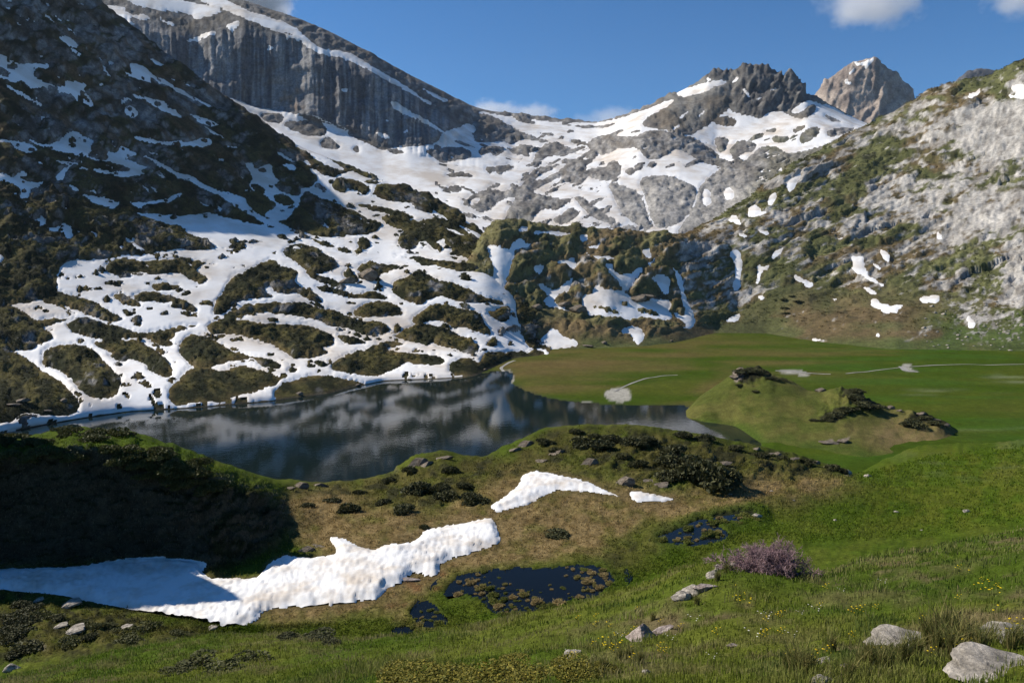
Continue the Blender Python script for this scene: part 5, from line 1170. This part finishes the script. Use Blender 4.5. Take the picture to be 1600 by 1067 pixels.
# ------------------------------------------------------------------ tall grass tufts and flowers on the foreground slope
TG = []
for k in range(3):
    r = np.random.default_rng(300 + k); n = 70; a_ = r.uniform(0, 6.28, n); rr = np.sqrt(r.random(n)) * .16
    V, T, Cc = blades(np.stack([np.cos(a_) * rr, np.sin(a_) * rr, 0 * rr], 1), r.uniform(.5, 1.0, n), .018, mix((.10, .12, .03), (.30, .25, .10), r.random(n) ** 1.5), 3, .75, .02)
    me = raw_mesh('blades', V, T, Cc, False); me.materials.append(M['grass']); TG.append(me)
for x_, y_, h_ in [(1245, 1052, 70), (1262, 1050, 60), (1232, 1046, 50), (1362, 1040, 60), (1385, 1046, 66), (1410, 1036, 60), (1345, 1048, 50), (1450, 1010, 80), (1480, 1002, 84), (1505, 1010, 74), (1465, 1018, 60), (1490, 1025, 70), (1550, 1015, 60), (1530, 1022, 60), (1575, 1012, 50), (1430, 1022, 56), (985, 1030, 34), (1000, 1034, 30), (970, 1030, 30), (1040, 950, 24), (1090, 945, 24), (1120, 905, 24), (1135, 892, 24), (1060, 955, 22), (1300, 1020, 40), (1590, 1005, 50), (940, 1045, 30), (1330, 1062, 46), (1020, 968, 22)]:
    p, _ = place(A, x_, y_); sc = h_ * p[1] / F
    o = obj('grass_tuft', TG[int(x_) % 3]); o.location = p; o.scale = (sc, sc, sc); o.rotation_euler = (0, 0, random.uniform(0, 6))
    tag(o, 'tall pale grass tuft rising above the turf near the pale rocks' if x_ > 1200 else 'short grass tuft growing against the rocks of the ledge', 'grass tuft', 'tall tufts near the pale rocks' if x_ > 1200 else 'tufts along the rocky ledge')
def flower_mesh(name, seed, n, R, c0, c1):
    r = np.random.default_rng(seed); V, T, Cc, o = [], [], [], 0; SV = []
    for k in range(n):
        b = np.array([r.normal(0, R), r.normal(0, R), 0]); h = r.uniform(.10, .2); t = b + [r.normal(0, .02), r.normal(0, .02), h]; SV.append((b, t, .003, .002))
        m = 6; th = np.arange(m) * 2 * math.pi / m + r.random(); q = r.uniform(.014, .022)
        ring = np.stack([np.cos(th) * q, np.sin(th) * q, np.full(m, .004)], 1) + t
        V.append(np.concatenate([[t], ring, [t + [0, 0, .012]]])); T += [[o, o + 1 + i, o + 1 + (i + 1) % m] for i in range(m)] + [[o + 7, o + 1 + i, o + 1 + (i + 1) % m] for i in range(m)]
        Cc.append(np.tile(mix(c0, c1, r.random()), (8, 1))); o += 8
    hd = raw_mesh('petals', np.concatenate(V), np.array(T), np.concatenate(Cc), False); hd.materials.append(M['grass'])
    sv, sq = tubes(SV, 3); st = raw_mesh('stem', sv, sq, np.tile((.07, .10, .02), (len(sv), 1))); st.materials.append(M['grass'])
    return hd, st
FL = [flower_mesh('flower', 400, 14, .12, (.75, .55, .02), (.85, .68, .04)), flower_mesh('flower', 401, 7, .09, (.72, .52, .02), (.85, .65, .05)), flower_mesh('flower', 402, 5, .08, (.75, .72, .62), (.85, .82, .72))]
def flowers(px, py, k, label, group=None, sc=1.):
    p, _ = place(A, px, py); e_ = bpy.data.objects.new('flower_clump', None); COL.objects.link(e_); e_.location = p; e_.scale = (sc, sc, sc); e_.empty_display_size = .1
    tag(e_, label, 'flowers', group)
    for nm, me in zip(('petals', 'stem'), FL[k]):
        o = bpy.data.objects.new(nm, me); COL.objects.link(o); o.parent = e_; o['kind'] = 'stuff'
flowers(1593, 1000, 0, 'dense bright yellow flower clump beside the long pale rock', sc=1.1)
flowers(1587, 1003, 0, 'bright yellow flowers at the rim of the long pale rock')
flowers(1294, 1022, 1, 'yellow orange flowers beside the small pale stone', sc=.8)
flowers(950, 1012, 0, 'cluster of yellow flowers left of the pinkish boulder', sc=1.2)
flowers(1540, 930, 0, 'cluster of yellow flowers on the upper meadow slope', sc=1.3)
flowers(1155, 945, 0, 'single patch of yellow flowers right of the pale ledge', sc=1.2)
for q in range(60):
    x_ = random.uniform(880, 1600); y_ = random.uniform(890, 1040)
    if y_ < 1000 - (x_ - 880) * .2: y_ += 60
    w_ = q % 4 == 3
    flowers(x_, min(y_, 1050), 2 if w_ else 1, 'few tiny white flowers scattered in the meadow turf' if w_ else 'few tiny yellow flowers scattered in the meadow turf', 'white meadow flowers' if w_ else 'yellow meadow flowers', random.uniform(.55, 1.05))

# ------------------------------------------------------------------ streams of the valley
def ribbon(name, pts, wd, z, mat):
    p = np.array(pts, float); t = np.linspace(0, len(p) - 1, 12 * len(p)); q = np.stack([np.interp(t, np.arange(len(p)), p[:, 0]), np.interp(t, np.arange(len(p)), p[:, 1])], 1)
    ker = np.ones(7) / 7
    q = np.stack([np.convolve(np.pad(q[:, i], 3, mode='edge'), ker, 'valid') for i in (0, 1)], 1)
    w_ = pix_plane(q[:, 0], q[:, 1], z); d = np.gradient(w_, axis=0)[:, :2]; d /= np.linalg.norm(d, axis=1, keepdims=True); nrm = np.stack([-d[:, 1], d[:, 0]], 1)
    wv = wd * (1 + .45 * fbm(t * 1.3, t * 0 + len(p), 3, 2))
    idx = [int(np.argmin((C.P[..., 0] - a_) ** 2 + (C.P[..., 1] - b_) ** 2)) for a_, b_ in w_[:, :2]]
    zt = C.P.reshape(-1, 3)[idx, 2]; zt = np.convolve(np.pad(zt, 4, mode='edge'), np.ones(9) / 9, 'valid') + .14
    L_ = np.concatenate([w_[:, :2] + nrm * wv[:, None], zt[:, None]], 1); R_ = np.concatenate([w_[:, :2] - nrm * wv[:, None], zt[:, None]], 1)
    n = len(w_); V = np.concatenate([L_, R_]); Q_ = np.array([[i, i + 1, n + i + 1, n + i] for i in range(n - 1)])
    o = obj(name, raw_mesh(name, V, Q_), mat); o['kind'] = 'structure'
M['gravel'] = ground_mat('stream_gravel', 1.2, .3, .5, .1, .7, .4, vcol=False, color=(.30, .285, .25))
ribbon('gravel_stream', [(958, 612), (985, 600), (1010, 592), (1035, 588), (1060, 587)], .5, -47.3, M['gravel'])
ribbon('gravel_stream', [(1408, 572), (1425, 573), (1460, 571), (1510, 570), (1545, 571), (1600, 570), (1700, 571)], .7, -46.9, M['gravel'])
ribbon('gravel_stream', [(1436, 581), (1415, 579), (1409, 572)], 1.4, -46.9, M['gravel'])
ribbon('gravel_stream', [(1320, 584), (1350, 582), (1380, 578), (1410, 574)], .5, -47., M['gravel'])
ribbon('gravel_stream', [(1210, 580), (1235, 580), (1262, 584), (1300, 585)], 1.0, -47.2, M['gravel'])
ribbon('gravel_stream', [(784, 592), (790, 582), (782, 574), (795, 566), (805, 563)], .8, -47.5, M['gravel'])

# ------------------------------------------------------------------ clouds
def cloud(px, py, d, w_, h_, dens, thr, seed, label):
    import bmesh
    bm = bmesh.new(); bmesh.ops.create_icosphere(bm, subdivisions=3, radius=1.0); me = bpy.data.meshes.new('cloud'); bm.to_mesh(me); bm.free()
    m = bpy.data.materials.new('cloud_vapour'); m.use_nodes = True; N = m.node_tree.nodes; L = m.node_tree.links
    N.remove(N['Principled BSDF']); pv = N.new('ShaderNodeVolumePrincipled'); pv.inputs['Color'].default_value = (.97, .97, .98, 1); pv.inputs['Anisotropy'].default_value = .3
    tc = N.new('ShaderNodeTexCoord'); ln = N.new('ShaderNodeVectorMath'); ln.operation = 'LENGTH'; L.new(tc.outputs['Object'], ln.inputs[0])
    mp = N.new('ShaderNodeMapping'); mp.inputs['Location'].default_value = (seed * 3.1, seed * 1.7, 0); mp.inputs['Scale'].default_value = (1, 1, h_ / w_ * 1.3); L.new(tc.outputs['Object'], mp.inputs[0])
    n = N.new('ShaderNodeTexNoise'); n.inputs['Scale'].default_value = 2.2; n.inputs['Detail'].default_value = 6; n.inputs['Roughness'].default_value = .62; L.new(mp.outputs[0], n.inputs['Vector'])
    a1 = N.new('ShaderNodeMath'); a1.operation = 'MULTIPLY_ADD'; a1.inputs[1].default_value = -.55; L.new(ln.outputs['Value'], a1.inputs[0]); L.new(n.outputs[0], a1.inputs[2])
    a2 = N.new('ShaderNodeMapRange'); a2.inputs[1].default_value = thr; a2.inputs[2].default_value = thr + .28; a2.inputs[3].default_value = 0; a2.inputs[4].default_value = dens; L.new(a1.outputs[0], a2.inputs[0])
    L.new(a2.outputs[0], pv.inputs['Density']); L.new(pv.outputs[0], N['Material Output'].inputs['Volume'])
    o = obj('cloud', me, m); o.location = pix_depth(px, py, d); k_ = d / F; o.scale = (w_ * k_ / 2, w_ * k_ / 2.6, h_ * k_ / 2)
    return tag(o, label, 'cloud')
cloud(385, -6, 9000, 170, 120, .010, .02, 1, 'white cloud rising behind the ridge of the cliff mountain')
cloud(1362, 6, 9000, 200, 84, .0035, .06, 2, 'soft white cloud floating above the far peak')
cloud(1592, 0, 9000, 120, 64, .003, .06, 3, 'small faint cloud above the right hillside')
cloud(772, 176, 8000, 110, 46, .004, .05, 4, 'small white cloud peeking over the saddle beside the cliff mountain')
cloud(834, 180, 8000, 90, 44, .004, .05, 5, 'small grey white cloud just over the middle of the saddle')
cloud(955, 188, 8000, 140, 46, .0018, .05, 6, 'faint flat cloud low behind the saddle next to the rocky peak')

# ------------------------------------------------------------------ thin mountain air
hz = np.array([[x, y, z] for z in (-56, 1500) for y in (-300, 6000) for x in (-3500, 4500)], float)
hm = bpy.data.materials.new('thin_air'); hm.use_nodes = True; N = hm.node_tree.nodes; N.remove(N['Principled BSDF'])
pv = N.new('ShaderNodeVolumePrincipled'); pv.inputs['Color'].default_value = (.78, .88, 1, 1); pv.inputs['Density'].default_value = 1.8e-5; pv.inputs['Anisotropy'].default_value = .2
hm.node_tree.links.new(pv.outputs[0], N['Material Output'].inputs['Volume'])
ho = obj('haze', raw_mesh('haze', hz, np.array([[0, 2, 3, 1], [4, 5, 7, 6], [0, 1, 5, 4], [2, 6, 7, 3], [0, 4, 6, 2], [1, 3, 7, 5]]), smooth=False), hm)
tag(ho, 'thin bluish air between the viewer and the far mountains', 'haze', kind='stuff')
